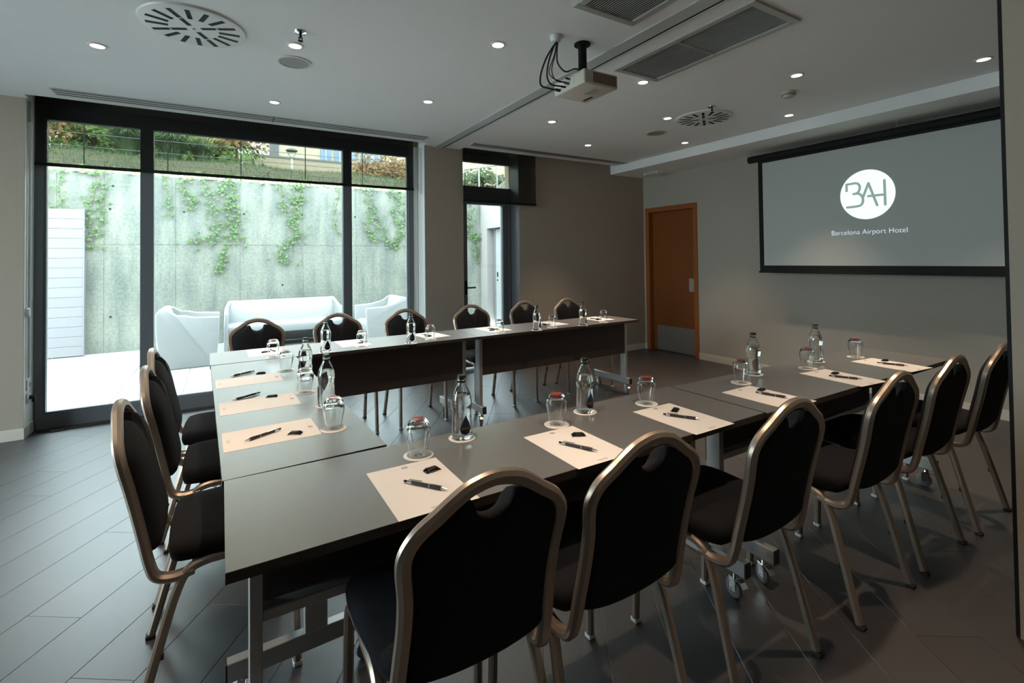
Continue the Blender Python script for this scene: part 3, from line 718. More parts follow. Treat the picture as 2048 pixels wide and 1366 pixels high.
# pens: pixel of clicker end and tip (measured once, turned into table positions)
PEN = [((807, 961.6), (896, 979)), ((1116, 884), (1197, 902)), ((1326.8, 827.9), (1401, 838)), ((1512.3, 784.2), (1579, 795.5)), ((1657.9, 751), (1724, 758)), ((1754.5, 725.1), (1816, 731.2)),
       ((562, 857), (488.8, 882.5)), ((520, 784.8), (464.7, 800.5)), ((509.4, 741.8), (460.3, 752.8)),
       ((533, 697.5), (555, 701.8)), ((716, 680.2), (738.5, 683.8)), ((843, 668.5), (866.5, 671.6)), ((974.4, 656.6), (1001, 659)), ((1080, 646.8), (1102, 649.8)), ((1177, 636.6), (1200.5, 637.9))]
def make_pen():
    t = thing('ballpoint_pen', 'x', 'pen', (0, 0, 0), 0, 'dark ballpoint pens on the sheets')
    def turn(prof): return B().lathe(prof, 14)
    R = Matrix.Rotation(PI/2, 4, 'Y')
    def put(name, prof, m, label=None):
        b = turn(prof); b.v = [(z, y, x) for x, y, z in b.v]; return b.build(name, m, t, smooth=40, label=label)
    put('barrel', [(.0001, -.042), (.0046, -.042), (.0048, .0), (.0046, .012), (.0001, .012)], M['penb'])
    put('trim_ring', [(.0001, .012), (.0051, .012), (.0051, .0145), (.0001, .0145)], M['chrome'])
    put('grip', [(.0001, .0145), (.0050, .0145), (.0058, .035), (.0054, .050), (.0001, .050)], M['penb'])
    put('tip', [(.0001, .050), (.0042, .050), (.0015, .066), (.0001, .071)], M['chrome'], 'silver tip')
    put('collar', [(.0001, -.056), (.0044, -.056), (.0048, -.042), (.0001, -.042)], M['chrome'])
    put('clicker', [(.0001, -.068), (.0030, -.067), (.0032, -.056), (.0001, -.056)], M['black'])
    B().cbox((-.032, .0035, .0055), (.040, .0035, .0016), .05).build('clip', M['chrome'], t, bevel=.0005)
    return t
pen0 = make_pen()
for i, (a, b_) in enumerate(PEN):
    A_, B_ = ray_pt(*a, TZ+.006), ray_pt(*b_, TZ+.006); c = (A_+B_)/2; an = math.atan2(B_.y-A_.y, B_.x-A_.x)
    loc = (c.x, c.y, TZ+.0006+.0058); lab = 'dark ballpoint pen on the sheet at '+SEAT[i]
    if i == 0: pen0.location = loc; pen0.rotation_euler = (0, 0, an); pen0['label'] = lab
    else: dup(pen0, loc, an, lab)
# wrapped sweets
def make_sweet():
    t = thing('wrapped_sweet', 'x', 'sweet', (0, 0, 0), 0, 'small black wrapped sweets')
    b = B(); out = []
    n = 12
    for k in range(n): out.append((-.024, -.014+.028*k/(n-1)) if k % 2 else (-.0215, -.014+.028*k/(n-1)))
    top = [(-.015, .0115), (0, .0135), (.015, .0115)]
    right = [((.024 if k % 2 else .0215), .014-.028*k/(n-1)) for k in range(n)]
    o2 = out+top+right+[(.015, -.0115), (0, -.0135), (-.015, -.0115)]
    b.pillow(o2, lambda u, v, o: (u, v, o+.0008), [(1, .0005), (.86, .002), (.72, .006), (.5, .0085), (.25, .0092)], [(1, 0), (.6, -.0004)])
    b.build('wrapper', M['foil'], t, smooth=25)
    f = B()
    for k in range(5): f.cbox((-.009+.0045*k, .001*math.sin(k*2), .0094-.0004*abs(k-2)), (.0026, .009+.004*(k % 2), .0008), .5*k)
    f.build('silver_print', M['fleck'], t)
    return t
CA = [(864, 938, .15), (1157, 868.5, -.5), (1350.5, 819, .5), (1522.7, 778.6, .2), (1670.2, 745.8, .1), (1770.2, 720.2, .1), (590.6, 865, -.5), (543.8, 791.7, -.3), (521.8, 745.5, -.2), (530.5, 703.6, .3), (720.6, 685.2, .1), (856.5, 672, .3), (984, 660, .2), (1090, 649.2, .3), (1196, 638.9, .2)]
sw0 = make_sweet()
for i, (px_, py_, rz) in enumerate(CA):
    p = ray_pt(px_, py_, TZ+.005); loc = (p.x, p.y, TZ+.0010); lab = 'black wrapped sweet on the sheet at '+SEAT[i]
    if i == 0: sw0.location = loc; sw0.rotation_euler = (0, 0, rz); sw0['label'] = lab
    else: dup(sw0, loc, rz, lab)
# tumblers on coasters
def make_glass():
    t = thing('tumbler', 'x', 'glass', (0, 0, 0), 0, 'upturned water tumblers')
    op = [(.0265, 0), (.0285, .018), (.0325, .040), (.0368, .062), (.0378, .076), (.0358, .090), (.0310, .101), (.0255, .109), (.022, .112), (.0001, .112)]
    ip = [(.0001, .101), (.020, .100), (.0290, .094), (.0340, .086), (.0357, .075), (.0348, .062), (.0306, .040), (.0268, .018), (.0250, 0)]
    B().lathe([(r, z) for r, z in op+ip], 40).build('glass_body', M['glass'], t, smooth=60, fix=True)
    B().lathe([(.0001, .1125), (.019, .1125), (.021, .1122), (.021, .1118), (.0001, .1118)], 24).build('red_seal', M['red'], t, smooth=30, label='red printed disc on the glass base')
    return t
def make_coaster():
    t = thing('coaster', 'x', 'coaster', (0, 0, 0), 0, 'round white card coasters')
    B().lathe([(.0001, 0), (.0455, 0), (.046, .0006), (.0455, .0013), (.0001, .0013)], 48).build('card', M['coaster'], t, smooth=30)
    link('printed_ring', B().lathe([(.034, .0013), (.0348, .0013), (.0348, .00145), (.034, .00145)], 40, close=True).mesh('printed_ring'), t).data.materials.append(M['printl'])
    r = B().lathe([(.0085, 0), (.0115, 0), (.0115, .0002), (.0085, .0002)], 20, close=True)
    r.box(-.0065, -.0045, 0, -.0042, .0045, .0002).box(-.0012, -.0045, 0, .0012, .0045, .0002).box(.0042, -.0045, 0, .0065, .0045, .0002)
    r.build('printed_logo', M['print'], t, loc=(0, 0, .0013))
    return t
GP = [(836.8, 909.5), (1113.4, 848.5), (1293, 806.9), (1482.2, 765.1), (1615.2, 736.4), (1711.3, 713.9), (667.5, 856.9), (610.4, 784.3), (572.3, 741), (546.5, 714), (723.9, 692.3), (861, 678.6), (999.8, 665.2), (1104.4, 654.7), (1207.3, 644)]
gl0, co0 = make_glass(), make_coaster()
first = True
def place(proto_, isfirst, loc, rz, lab):
    if isfirst: proto_.location = loc; proto_.rotation_euler = (0, 0, rz); proto_['label'] = lab; return proto_
    return dup(proto_, loc, rz, lab)
for i, p in enumerate(GP):
    q = ray_pt(*p, TZ+.0013)
    rz = 0 if i < 6 else (-PI/2 if i < 9 else PI)
    place(co0, i == 0, (q.x, q.y, TZ), rz, 'white round coaster under the tumbler at '+SEAT[i])
    place(gl0, i == 0, (q.x, q.y, TZ+.0014), rz, 'upturned tumbler with red base disc at '+SEAT[i])
# bottles
def make_bottle():
    t = thing('water_bottle', 'x', 'bottle', (0, 0, 0), 0, 'small glass water bottles')
    op = [(.0001, .003), (.022, .002), (.030, 0), (.0335, .004), (.0342, .02), (.0340, .045), (.0325, .070), (.0315, .085), (.0322, .098), (.0345, .112), (.0347, .122), (.033, .136), (.0285, .152), (.0222, .167), (.0165, .179), (.0132, .189), (.0128, .195), (.0142, .1965), (.0142, .1995), (.0128, .2005), (.0125, .208)]
    ip = [(.0103, .208), (.0105, .189), (.0140, .178), (.0197, .166), (.0260, .151), (.0305, .136), (.0322, .122), (.0320, .112), (.0297, .098), (.0290, .085), (.0300, .070), (.0315, .045), (.0315, .02), (.0300, .008), (.0001, .006)]
    B().lathe(op+ip, 48).build('glass_body', M['glass'], t, smooth=60)
    wp = [(.0001, .0059), (.0302, .0079), (.03165, .02), (.03165, .045), (.03015, .070), (.02915, .085), (.02985, .098), (.03215, .112), (.03235, .122), (.03065, .136), (.0275, .1475), (.0001, .1475)]
    B().lathe(wp, 48).build('water', M['water'], t, smooth=60)
    B().lathe([(.0001, .2130), (.0120, .2128), (.0140, .2110), (.0150, .2065), (.0155, .2040), (.0130, .2042), (.0129, .2080), (.0001, .2081)], 24).build('cap', M['cap'], t, smooth=40)
    B().lathe([(.0129, .188), (.0136, .1885), (.0136, .195), (.0129, .1955)], 24, close=True).build('neck_band', M['cap'], t, smooth=40)
    # drop-shaped label wrapped around the glass, centred on local -Y
    def wrap(u, v, off): a = u/.034; r = .0345+off; return (r*math.sin(a), -r*math.cos(a), v)
    def drop(k): # outline of a water drop, height .05
        pts = []
        for j in range(24):
            th = 2*PI*j/24; r = .0145; x = r*math.sin(th); y = -r*math.cos(th)
            if y > 0: x *= (1-(y/r)*.35); 
            pts.append((x*k, .038+y*k))
        return pts
    P = [(0, .072), (.0035, .064), (.0085, .054), (.0125, .045), (.0148, .036), (.0140, .028), (.0100, .0225), (.0045, .0200), (0, .0196)]
    P = [(x*1.28, .045+(y-.040)*1.24) for x, y in P]
    out = P+[(-x, y) for x, y in reversed(P[1:-1])]
    for nm, cond, m in (('label_top', lambda y: y >= .0455, M['navy']), ('label_base', lambda y: y <= .0457, M['dlabel'])):
        ys = sorted(set([.0456]+[p[1] for p in P if cond(p[1])])); b = B(); rows = []
        def half(y):
            for (x0_, y0_), (x1_, y1_) in zip(P, P[1:]):
                if y1_ <= y <= y0_: return x0_+(x1_-x0_)*(y0_-y)/(y0_-y1_)
            return 0
        vs = []; fs = []; NS = 8
        for off in (.0002, .0006):
            for y in ys:
                hw = max(half(y), .0002); rr = off+(.0012 if y > .056 else 0)*0
                vs += [wrap(-hw+2*hw*j/NS, y, rr) for j in range(NS+1)]
        R_ = len(ys); K = NS+1
        for L_ in (0, 1):
            for r in range(R_-1):
                for j in range(NS): a = L_*R_*K+r*K+j; fs.append((a, a+1, a+K+1, a+K))
        b.add(vs, fs).build(nm, m, t, smooth=60)
    me = text_mesh('BEZOYA', .0085, 'lettering'); me.materials.append(M['wtext'])
    for v in me.vertices: v.co = wrap(v.co.x*.88, v.co.y+.0405, .0010)
    link('lettering', me, t)
    return t
bo0 = make_bottle()
BP = [((924.1, 874.9), .30, 'water bottle beside the first tumbler from the left in the front row'), ((1170, 823), .40, 'water bottle between the second and third front row tumblers'), ((1507.4, 747.8), 1.5, 'water bottle behind the fourth front row tumbler'), ((1632, 722.5), 1.3, 'water bottle behind the fifth front row tumbler'),
      ((653, 810), -1.57, 'water bottle behind the nearest tumbler on the left-hand table'), ((611, 757.5), -1.2, 'water bottle behind the middle tumbler on the left-hand table'),
      ((651.4, 704.2), .55, 'leftmost water bottle on the back row tables'), ((822, 686.3), .35, 'water bottle beside the third back row tumbler'), ((1073.7, 660.2), .85, 'water bottle left of the fifth back row tumbler'), ((1165.8, 650.6), .95, 'rightmost water bottle on the back row tables')]
for i, (p, rz, lab) in enumerate(BP):
    q = ray_pt(*p, TZ+.0013)
    c = dup(co0, (q.x, q.y, TZ), rz, 'white coaster under the '+lab.replace('water ', ''))
    place(bo0, i == 0, (q.x, q.y, TZ+.0014), rz+math.atan2(-q.x, q.y)*0-.35, lab)

# ------------------------------------------------------------------ sockets, thermostat, cable on the left reveal
t = thing('wall_socket', 'upper white double socket on the left window reveal', 'socket', (W1+.004, 5.288, .402))
B().box(0, -.042, -.042, .009, .042, .042).build('face_plate', M['white'], t, bevel=.003); B().cyl((.009, .012, 0), (.0102, .012, 0), .020, 20).build('socket_well', M['grey'], t)
t = thing('wall_socket', 'lower white socket holding a black plug on the left reveal', 'socket', (W1+.004, 5.288, .300))
B().box(0, -.042, -.042, .009, .042, .042).build('face_plate', M['white'], t, bevel=.003); B().cyl((.009, .012, 0), (.0102, .012, 0), .020, 20).build('socket_well', M['grey'], t)
t = thing('wall_sensor', 'small round white sensor on the left window reveal above the sockets', 'sensor', (W1+.004, 5.245, .981))
B().lathe([(.0001, 0), (.040, 0), (.040, .010), (.028, .022), (.0001, .024)], 24).build('dome', M['white'], t, smooth=40).rotation_euler = (0, PI/2, 0)
t = thing('power_cord', 'black power cord from the low socket along the wide window frame', 'cord')
B().cyl((W1+.015, 5.30, .300), (W1+.045, 5.30, .298), .016, 12).box(W1+.026, 5.288, .262, W1+.048, 5.312, .300).build('plug', M['rubber'], t, bevel=.003)
B().sweep(spline([(W1+.038, 5.30, .268), (W1+.040, 5.30, .15), (W1+.048, 5.31, .03), (W1+.09, 5.315, .006), (-1.05, 5.325, .005), (-.6, 5.345, .005), (-.1, 5.335, .005), (.5, 5.35, .005)], 8), .007, .007, (0, 1, 0), round_=True).build('cable', M['rubber'], t, smooth=60)
tag(B().cbox((-1.16, 5.296, .006), (.085, .028, .011), .12).build('door_stop', M['rubber'], bevel=.002), 'small flat black block on floor in front of window frame', 'door stop')

# ------------------------------------------------------------------ outside: terrace, walls, cladding
out = B().box(-6, 5.561, -.10, 4.9, 9.5, -.012).build('terrace_floor', M['grout']); struct(out)
B().box(-16, -6, -.10, XL-.2, 5.561, -.012).build('side_terrace', M['tile'], out)
TW, TLn = .592, 1.18; me = None; sk = -.03
for i in range(-5, 7):
    for j in range(0, 4):
        x0 = -.3605+i*TW; y_0 = 5.575+j*.98
        x1 = min(x0+TW-.005, 4.895)
        if x0 > 4.8: continue
        b = B().box(x0, y_0, -.012, x1, min(y_0+.976, 9.495), 0).build('tile', M['tile'], out, bevel=.0015)
cw = B().box(-6.2, 9.504, 0, 5.1, 9.9, 2.76).build('concrete_retaining_wall', M['concrete']); struct(cw); cw.name = 'wall_garden'
xs = [-6.2, -5.1, -4.0, -2.9, -2.1, -1.56, -.66, .25, 1.25, 2.2, 3.15, 4.1, 4.9]
for a, c in zip(xs, xs[1:]):
    for z0_, z1_ in ((0, 1.66), (1.664, 2.74)):
        B().box(a+.002, 9.498, z0_, c-.002, 9.504, z1_).build('concrete_panel', M['concrete'], cw, bevel=.001)
th = B()
for (px_, py_) in [(220, 418), (226, 372), (368, 424), (488, 428), (604, 430), (710, 434), (221, 634), (370, 627), (565, 570)]:
    d = AR*((px_-CX)/F_PX)-AU*((py_-CY)/F_PX)+AF; q = Vector((0, 0, CAM_H))+d*(9.497/d.y); th.cyl((q.x, 9.4975, q.z), (q.x, 9.4985, q.z), .018, 10)
o = th.build('tie_hole', M['dark'], cw); o['kind'] = 'stuff'
sw = B().box(4.9, 5.561, 0, 5.3, 8.10, 2.74).box(4.9, 9.20, 0, 5.3, 9.9, 2.74).box(4.9, 8.10, 2.04, 5.3, 9.20, 2.74).box(5.1, 8.1, 0, 5.3, 9.2, 2.04).build('wall_terrace', M['render']); struct(sw)
od = thing('door_2', '', ''); del od['label']; del od['category']; struct(od)
B().box(5.03, 8.12, .01, 5.07, 9.05, 2.02).build('door_leaf', M['plastic'], od, bevel=.003)
B().box(5.02, 9.05, 0, 5.10, 9.10, 2.035).build('door_frame', M['alu'], od)
B().box(5.015, 8.95, 1.0, 5.03, 8.98, 1.10).cyl((5.03, 8.965, .93), (5.01, 8.965, .93), .014, 10).build('door_lock', M['black'], od)
t = thing('cladding_panel', 'white horizontal board cladding panel leaning on the concrete wall at left', 'cladding')
for k in range(15):
    B().box(-3.6, 9.40, .012+k*.1445, -1.785, 9.46, .012+k*.1445+.1415).build('board', M['board'], t, bevel=.002)
B().box(-3.6, 9.46, .01, -1.80, 9.496, 2.17).build('backing', M['grey'], t); B().box(-1.785, 9.395, .012, -1.768, 9.497, 2.182).build('edge_trim', M['board'], t)

# garden furniture
def arm_profile(hb, ha, dp):
    return [(.03, 0), (-.03, hb*.55), (-.035, hb-.06), (-.005, hb-.012), (.045, hb), (.10, hb-.02), (.19, hb-.085), (.28, ha+.03), (.36, ha+.006), (.46, ha), (dp, ha-.01), (dp-.01, .40), (dp-.035, .0)]
def lounge(name, label, loc, rz, width, depth, hb, ha, cat):
    # local: back at y=0, front toward +y, width along x centred
    t = thing(name, label, cat, loc, rz, 'white moulded outdoor seats')
    P = arm_profile(hb, ha, depth); wd = width/2; th_ = .055
    def sq(x, z):
        k = min(max((z-ha+.06)/(hb-ha+.06), 0), 1); return x*(1-(.13 if wd < .6 else .075)*k*k)
    for s in (-1, 1):
        a, b_ = (s*wd, s*(wd-th_))
        B().prism(P, lambda p, d: (sq(d, p[1]), p[0], p[1]), min(a, b_), max(a, b_)).build('side_panel', M['plastic'], t, bevel=.018, seg=3, smooth=50)
    bk = [(-.035, hb-.06), (-.005, hb-.010), (.045, hb+.002), (.085, hb-.03), (.10, hb-.08), (.17, .40), (.17, .34), (.05, .30), (-.02, .34)]
    B().prism(bk, lambda p, d: (sq(d, p[1]), p[0], p[1]), -wd+.03, wd-.03).build('back_shell', M['plastic'], t, bevel=.015, seg=3, smooth=50)
    B().prism([(-.03, .36), (.02, .02), (.07, .02), (.06, .36)], lambda p, d: (d, p[0], p[1]), -wd+.03, wd-.03).build('rear_panel', M['plastic'], t, bevel=.01, smooth=50)
    st = [(.10, .34), (.12, .385), (depth-.10, .40), (depth-.04, .385), (depth-.03, .34), (depth-.05, .25), (depth-.12, .24), (.12, .27)]
    B().prism(st, lambda p, d: (d, p[0], p[1]), -wd+.04, wd-.04).build('seat_shell', M['plastic'], t, bevel=.012, seg=3, smooth=50)
    return t
lounge('outdoor_armchair', 'white moulded outdoor armchair at left, turned sideways facing right', (-.70, 7.90, 0), -PI/2, .80, .66, .775, .655, 'armchair')
lounge('outdoor_armchair', 'white moulded outdoor armchair at right, turned sideways facing left', (2.56, 7.98, 0), PI/2, .80, .66, .775, .635, 'armchair')
lounge('outdoor_sofa', 'white moulded outdoor sofa against the concrete wall', (.90, 9.22, 0), PI, 1.78, .74, .735, .60, 'sofa')

# cable fence on top of the concrete wall
t = thing('cable_fence', 'thin grey cable fence along the top of the concrete wall', 'fence')
for k in range(-5, 5):
    x = .272+1.055*k; B().cyl((x, 9.72, 2.755), (x, 9.72, 3.88), .008, 8).build('post', M['black'], t)
for z in (2.98, 3.18, 3.38, 3.58, 3.78): B().cyl((-5.6, 9.72, z), (4.85, 9.72, z), .005, 6).build('cable', M['alu'], t)
# lawn bank
NX, NY = 34, 26; vs = []; fs = []
def ground(x, y):
    t_ = min(max((y-9.9)/4.1, 0), 1); s_ = t_*t_*(3-2*t_)*.5+t_*.5
    return 2.77+s_*(1.09+.012*min(max(-x, -4), 4))+.03*math.sin(x*2.1+y)*t_
for j in range(NY+1):
    y = 9.88+(j/NY)**1.8*34
    for i in range(NX+1): x = -16+i*46/NX; vs.append((x, y, ground(x, y)))
for j in range(NY):
    for i in range(NX): a = j*(NX+1)+i; fs.append((a, a+1, a+NX+2, a+NX+1))
lw = B().add(vs, fs).build('lawn_bank', M['grassg'], smooth=60); struct(lw); lw.name = 'ground_bank'
gb = B()
for k in range(15000):
    y = 9.92+random.random()**1.3*4.6; x = random.uniform(-5.5, 8); z = ground(x, y); hgt = random.uniform(.03, .085); a = random.random()*PI; w_ = .006+.003*random.random()
    dx, dy = math.cos(a)*w_, math.sin(a)*w_; lx, ly = random.uniform(-.03, .03), random.uniform(-.03, .03)
    gb.add([(x-dx, y-dy, z-.01), (x+dx, y+dy, z-.01), (x+lx, y+ly, z+hgt)], [(0, 1, 2)])
o = gb.build('lawn_grass', M['shrubd'], fix=False); tag(o, 'short grass growing on the bank above the concrete wall', 'grass'); o['kind'] = 'stuff'

# foliage helpers
def leaf_mesh(b, c, size, n, up=.3):
    # small five-lobed ivy leaf facing roughly n
    n = (Vector(n)+Vector((random.uniform(-.6, .6), random.uniform(-.4, .4), random.uniform(-.3, .7)))).normalized()
    a = n.orthogonal().normalized(); q = Matrix.Rotation(random.uniform(-PI, PI), 3, n); a = q@a; c2 = n.cross(a); c = Vector(c)
    pts = [(0, -.35), (.42, -.45), (.30, -.05), (.5, .25), (.18, .30), (0, .75), (-.18, .30), (-.5, .25), (-.30, -.05), (-.42, -.45)]
    vs = [c+n*size*.12]+[c+a*u*size+c2*v*size for u, v in pts]
    b.add(vs, [(0, 1+i, 1+(i+1) % 10) for i in range(10)])
def wall_pt(px_, py_, yy=9.47):
    d = AR*((px_-CX)/F_PX)-AU*((py_-CY)/F_PX)+AF; return Vector((0, 0, CAM_H))+d*(yy/d.y)
VN = [([(122, 342), (118, 385), (128, 430), (118, 440)], .6, 'at the far left, above the cladding panel'),
      ([(98, 342), (95, 400), (110, 418), (132, 425)], .8, 'at the far left edge of the window'),
      ([(192, 345), (190, 385), (180, 420), (168, 445), (150, 480), (155, 520)], 1.0, 'hanging over the cladding panel edge'),
      ([(198, 348), (205, 400), (197, 450), (183, 492)], 1.6, 'dense and yellowish, second over the panel edge'),
      ([(333, 352), (334, 400), (341, 430)], .7, 'just right of the left mullion'),
      ([(362, 352), (372, 385), (388, 402), (378, 410)], 1.0, 'second right of the left mullion'),
      ([(410, 355), (420, 400), (430, 445), (432, 478), (380, 482)], 1.6, 'curling left in the middle pane'),
      ([(462, 358), (470, 400), (472, 440), (455, 480), (448, 520), (437, 545)], 2.0, 'longest, in the middle pane centre'),
      ([(445, 365), (452, 400), (458, 440), (486, 488)], 1.6, 'leaning right, in the middle pane centre'),
      ([(560, 366), (565, 400), (568, 418)], .9, 'short, above the sofa back'),
      ([(590, 366), (592, 420), (584, 450), (598, 470), (565, 498), (572, 525)], 2.2, 'thick lower end above the sofa'),
      ([(604, 366), (600, 395), (590, 415)], 1.3, 'short and dense beside the long one above sofa'),
      ([(680, 370), (676, 400), (668, 440), (680, 470)], .5, 'thin one left of the right mullion'),
      ([(730, 374), (742, 410), (736, 450), (748, 480)], 1.8, 'left one in the right pane'),
      ([(744, 412), (762, 450), (776, 480), (795, 494)], 1.5, 'slanting one in the right pane'),
      ([(778, 378), (800, 400), (786, 430), (803, 462), (792, 492)], 2.0, 'right one in the right pane'),
      ([(815, 380), (812, 420), (808, 450)], 1.0, 'at the right edge of the right pane'),
      ([(940, 395), (938, 430), (936, 455), (950, 485), (957, 520)], 1.6, 'seen through the terrace door'),
      ([(932, 470), (950, 472), (975, 480)], 1.2, 'small branch seen through the terrace door')]
for pts, dens, where in VN:
    t = thing('hanging_ivy', 'green ivy trail on the concrete wall, '+where, 'ivy', group='ivy trails on the concrete wall')
    w_ = spline([wall_pt(*p) for p in pts], 6); w_[0].z = 2.77
    B().sweep(w_, .008, .008, (0, 1, 0), round_=True, nseg=5).build('stem', M['stem'], t)
    b = B(); L_ = len(w_)
    for i, p in enumerate(w_):
        for k in range(int(2.6*dens+random.random()*1.6)):
            spread = .03+.035*dens*random.random(); q = p+Vector((random.gauss(0, spread), -abs(random.gauss(0, .02))-.005, random.gauss(0, .05)))
            q.y = min(q.y, 9.475)
            leaf_mesh(b, q, random.uniform(.030, .060), (0, -1, .2))
    o = b.build('leaves', M['leaf'] if dens != 1.6 or True else M['leafy'], t, fix=False); o['kind'] = 'stuff'
b = B()
for k in range(1300):
    x = random.uniform(-5, 4.85); y = random.uniform(9.46, 9.9); leaf_mesh(b, (x, y, 2.77+random.uniform(-.03, .10)*(1 if y < 9.6 else .7)), random.uniform(.05, .09), (0, -.5, 1))
o = b.build('creeper', M['leafy'], fix=False); tag(o, 'yellow-green creeper growing along the top of the concrete wall', 'creeper'); o['kind'] = 'stuff'

def bush(name, label, x, y, r, h, m, n, leaf=.09, trunk=None, group='shrubs on the bank'):
    z = ground(x, y)-.05; t = thing(name, label, 'shrub' if not trunk else 'tree', (x, y, z), group=group)
    b = B(); z0_ = (trunk or 0)
    for k in range(n):
        u = random.random()**.4; th_ = random.random()*2*PI; ph = math.acos(random.uniform(-.6, 1))
        lump = 1+.25*math.sin(3*th_+x)+.15*math.sin(5*ph)
        c = (r*u*lump*math.sin(ph)*math.cos(th_), r*u*lump*math.sin(ph)*math.sin(th_), z0_+h*.45+h*.55*u*math.cos(ph)*lump)
        leaf_mesh(b, c, leaf*random.uniform(.6, 1.3), (c[0], c[1]-.5, .4))
    o = b.build('foliage', m, t, fix=False); o['kind'] = 'stuff'
    st = B().cyl((0, 0, 0), (0, 0, z0_+h*.5), .035 if not trunk else .05, 8, .02)
    for a in range(5): st.cyl((0, 0, z0_+h*.2), (r*.5*math.cos(a*1.3), r*.5*math.sin(a*1.3), z0_+h*.6), .02, 6, .008)
    st.build('trunk', M['stem'], t)
def pampas(label, x, y, r, h, n, plume):
    z = ground(x, y)-.03; t = thing('pampas_grass', label, 'grass clump', (x, y, z), group='grass clumps on the bank')
    b = B()
    for k in range(n):
        a = random.random()*2*PI; lean = random.uniform(.1, 1)*r; hh = h*random.uniform(.6, 1)*(1.1-.5*lean/r); s0 = random.random()*.15; w_ = .012
        px_, py_ = math.cos(a), math.sin(a); P = [(s0*px_, s0*py_, 0), (px_*lean*.45, py_*lean*.45, hh*.75), (px_*lean*.8, py_*lean*.8, hh), (px_*lean*1.15, py_*lean*1.15, hh*.78)]
        ox, oy = -py_*w_, px_*w_; vs = []
        for i, p in enumerate(P): f_ = 1-i/3.2; vs += [(p[0]-ox*f_, p[1]-oy*f_, p[2]), (p[0]+ox*f_, p[1]+oy*f_, p[2])]
        b.add(vs, [(0, 1, 3, 2), (2, 3, 5, 4), (4, 5, 7, 6)])
    o = b.build('blades', M['shrubd'], t, fix=False); o['kind'] = 'stuff'
    b = B()
    for k in range(plume):
        a = random.random()*2*PI; l = random.random()*r*.6; hh = h*random.uniform(1.0, 1.5); p0 = Vector((0, 0, 0)); p1 = Vector((math.cos(a)*l, math.sin(a)*l, hh))
        b.cyl(p0, p1, .006, 4); b.cyl(p1, p1*1.18, .03, 5, .008)
    o = b.build('plumes', M['plume'], t, fix=False); o['kind'] = 'stuff'
bush('autumn_shrub', 'brownish-red shrub at the left end of the bank', -3.75, 14.6, .8, 1.9, M['shrubb'], 1500)
bush('green_shrub', 'bright green bushy shrub on the bank behind the left pane', -2.7, 15.2, 1.0, 2.0, M['shrubg'], 2200)
bush('green_shrub', 'olive green shrub further back at the far left of the bank', -4.9, 16.8, 1.4, 2.8, M['shrubg'], 2200, .12)
pampas('pampas grass clump behind the left mullion with straw plumes', -1.85, 13.9, .75, .95, 700, 40)
pampas('pampas grass clump at the left of the middle pane', -1.05, 13.8, .75, .85, 700, 40)
pampas('low grass clump right of the pampas on the bank', -.45, 14.0, .55, .60, 500, 14)
bush('green_shrub', 'dark green shrub far behind the pampas grass', -1.6, 17.5, 1.3, 2.4, M['shrubg'], 2000, .12)
bush('green_shrub', 'tall dense dark shrub closing the view behind the left pane', -3.6, 20.6, 1.7, 4.0, M['shrubg'], 3600, .15)
bush('green_shrub', 'tall olive shrub behind the pampas grass in the distance', -.4, 20.4, 1.6, 3.3, M['shrubg'], 3000, .15)
bush('autumn_tree', 'small brown-leaved tree left of the pale building', .35, 16.4, .8, 1.2, M['shrubb'], 900, .10, trunk=.75)
bush('autumn_shrub', 'brown shrub before the building at the right mullion', 3.95, 15.6, .60, 1.0, M['shrubb'], 700)
bush('autumn_shrub', 'brown shrub before the building in the right pane', 4.75, 15.3, .65, 1.05, M['shrubb'], 800)
for k, x in enumerate((5.6, 6.6, 7.6, 8.6, 9.6)):
    bush('hedge_shrub', 'dark hedge shrub seen over the terrace door, %s from left' % ('first', 'second', 'third', 'fourth', 'fifth')[k], x, 12.6, .55, .62, M['shrubd'], 700, .07, group='hedge shrubs above the terrace door')

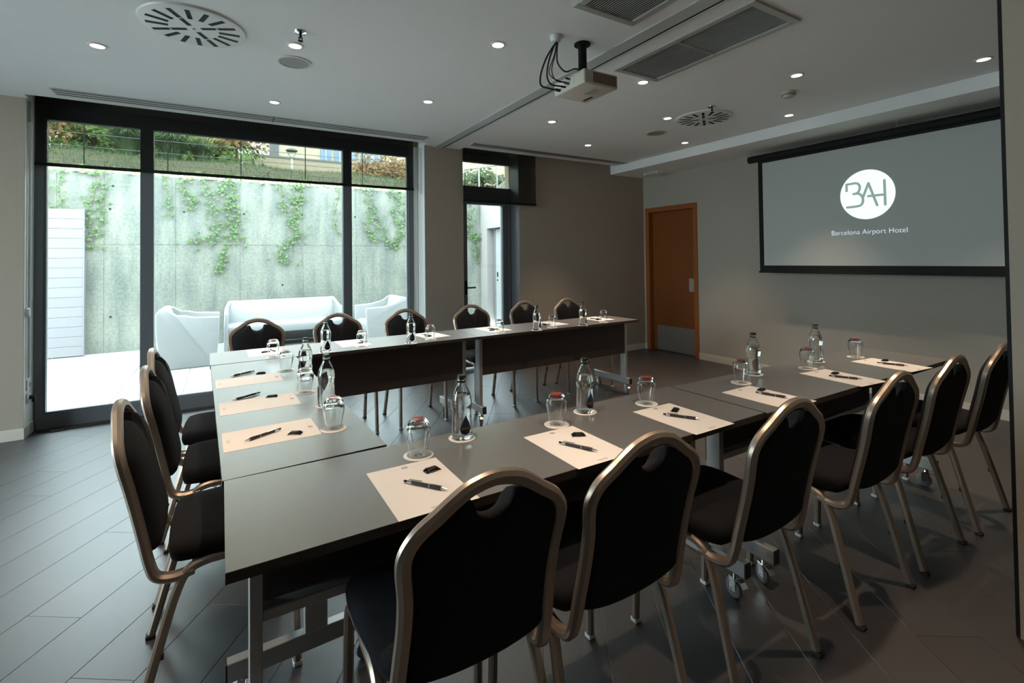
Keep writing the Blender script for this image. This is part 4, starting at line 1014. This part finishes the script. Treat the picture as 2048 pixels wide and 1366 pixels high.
# building, lamp post
t = thing('building', 'pale building with cream wall and blue glazing beyond the lawn', 'building', (0, 22, 3.8))
B().box(.75, 0, 0, 14, .25, 1.90).build('parapet_wall', M['bwall'], t); B().box(.72, -.03, 1.90, 14, .28, 1.98).build('coping', M['alu'], t)
B().box(1.85, 3, 0, 16, 8, 7).build('wall', M['facade'], t)
B().box(1.85, 2.9, 0, 2.25, 3.0, 7).build('dark_pillar', M['alu'], t)
for k, x in enumerate((4.1, 4.75, 5.4, 6.05, 6.7)):
    f_ = B().box(x, 2.93, 1.2, x+.5, 3.0, 5.5).build('window', M['bglass'], t); B().box(x+.23, 2.90, 1.2, x+.27, 2.93, 5.5).build('window_bar', M['white'], f_)
t = thing('garden_railing', 'white post railing before the building at right', 'railing', (0, 21.0, 3.8))
for k in range(8): B().cyl((5.6+.75*k, 0, 0), (5.6+.75*k, 0, 2.4), .035, 8).build('post', M['white'], t)
B().cyl((5.4, 0, 2.4), (11.2, 0, 2.4), .03, 8).build('top_rail', M['white'], t)
t = thing('street_lamp', 'slim white lamp post with a dark dish head on the lawn', 'street lamp', (1.80, 16, 3.80))
B().cyl((0, 0, 0), (0, 0, .72), .030, 10).build('pole', M['white'], t)
B().cyl((0, 0, .70), (-.13, 0, .95), .009, 6).cyl((0, 0, .70), (.13, 0, .95), .009, 6).build('arm', M['alu'], t)
B().lathe([(.0001, .95), (.16, .95), (.17, .98), (.12, 1.03), (.0001, 1.05)], 20).build('lamp_head', M['alu'], t, smooth=40)
t = thing('ramp_railing', 'grey metal handrail with posts seen above the terrace door', 'railing', (0, 11.4, 2.95))
for k in range(5): B().cyl((5.3+.55*k, 0, 0), (5.3+.55*k, 0, 1.2), .022, 8).build('post', M['silver'], t)
B().cyl((5.2, 0, .75), (7.7, 0, 1.25), .02, 8).build('handrail', M['silver'], t)
rp = B().prism([(5.4, 2.7), (9.5, 2.7), (9.5, 3.9), (6.4, 3.52)], lambda p, d: (p[0], d, p[1]), 10.6, 10.8).build('ramp_wall', M['render']); tag(rp, 'pale sloping ramp wall seen above the terrace door', 'wall')
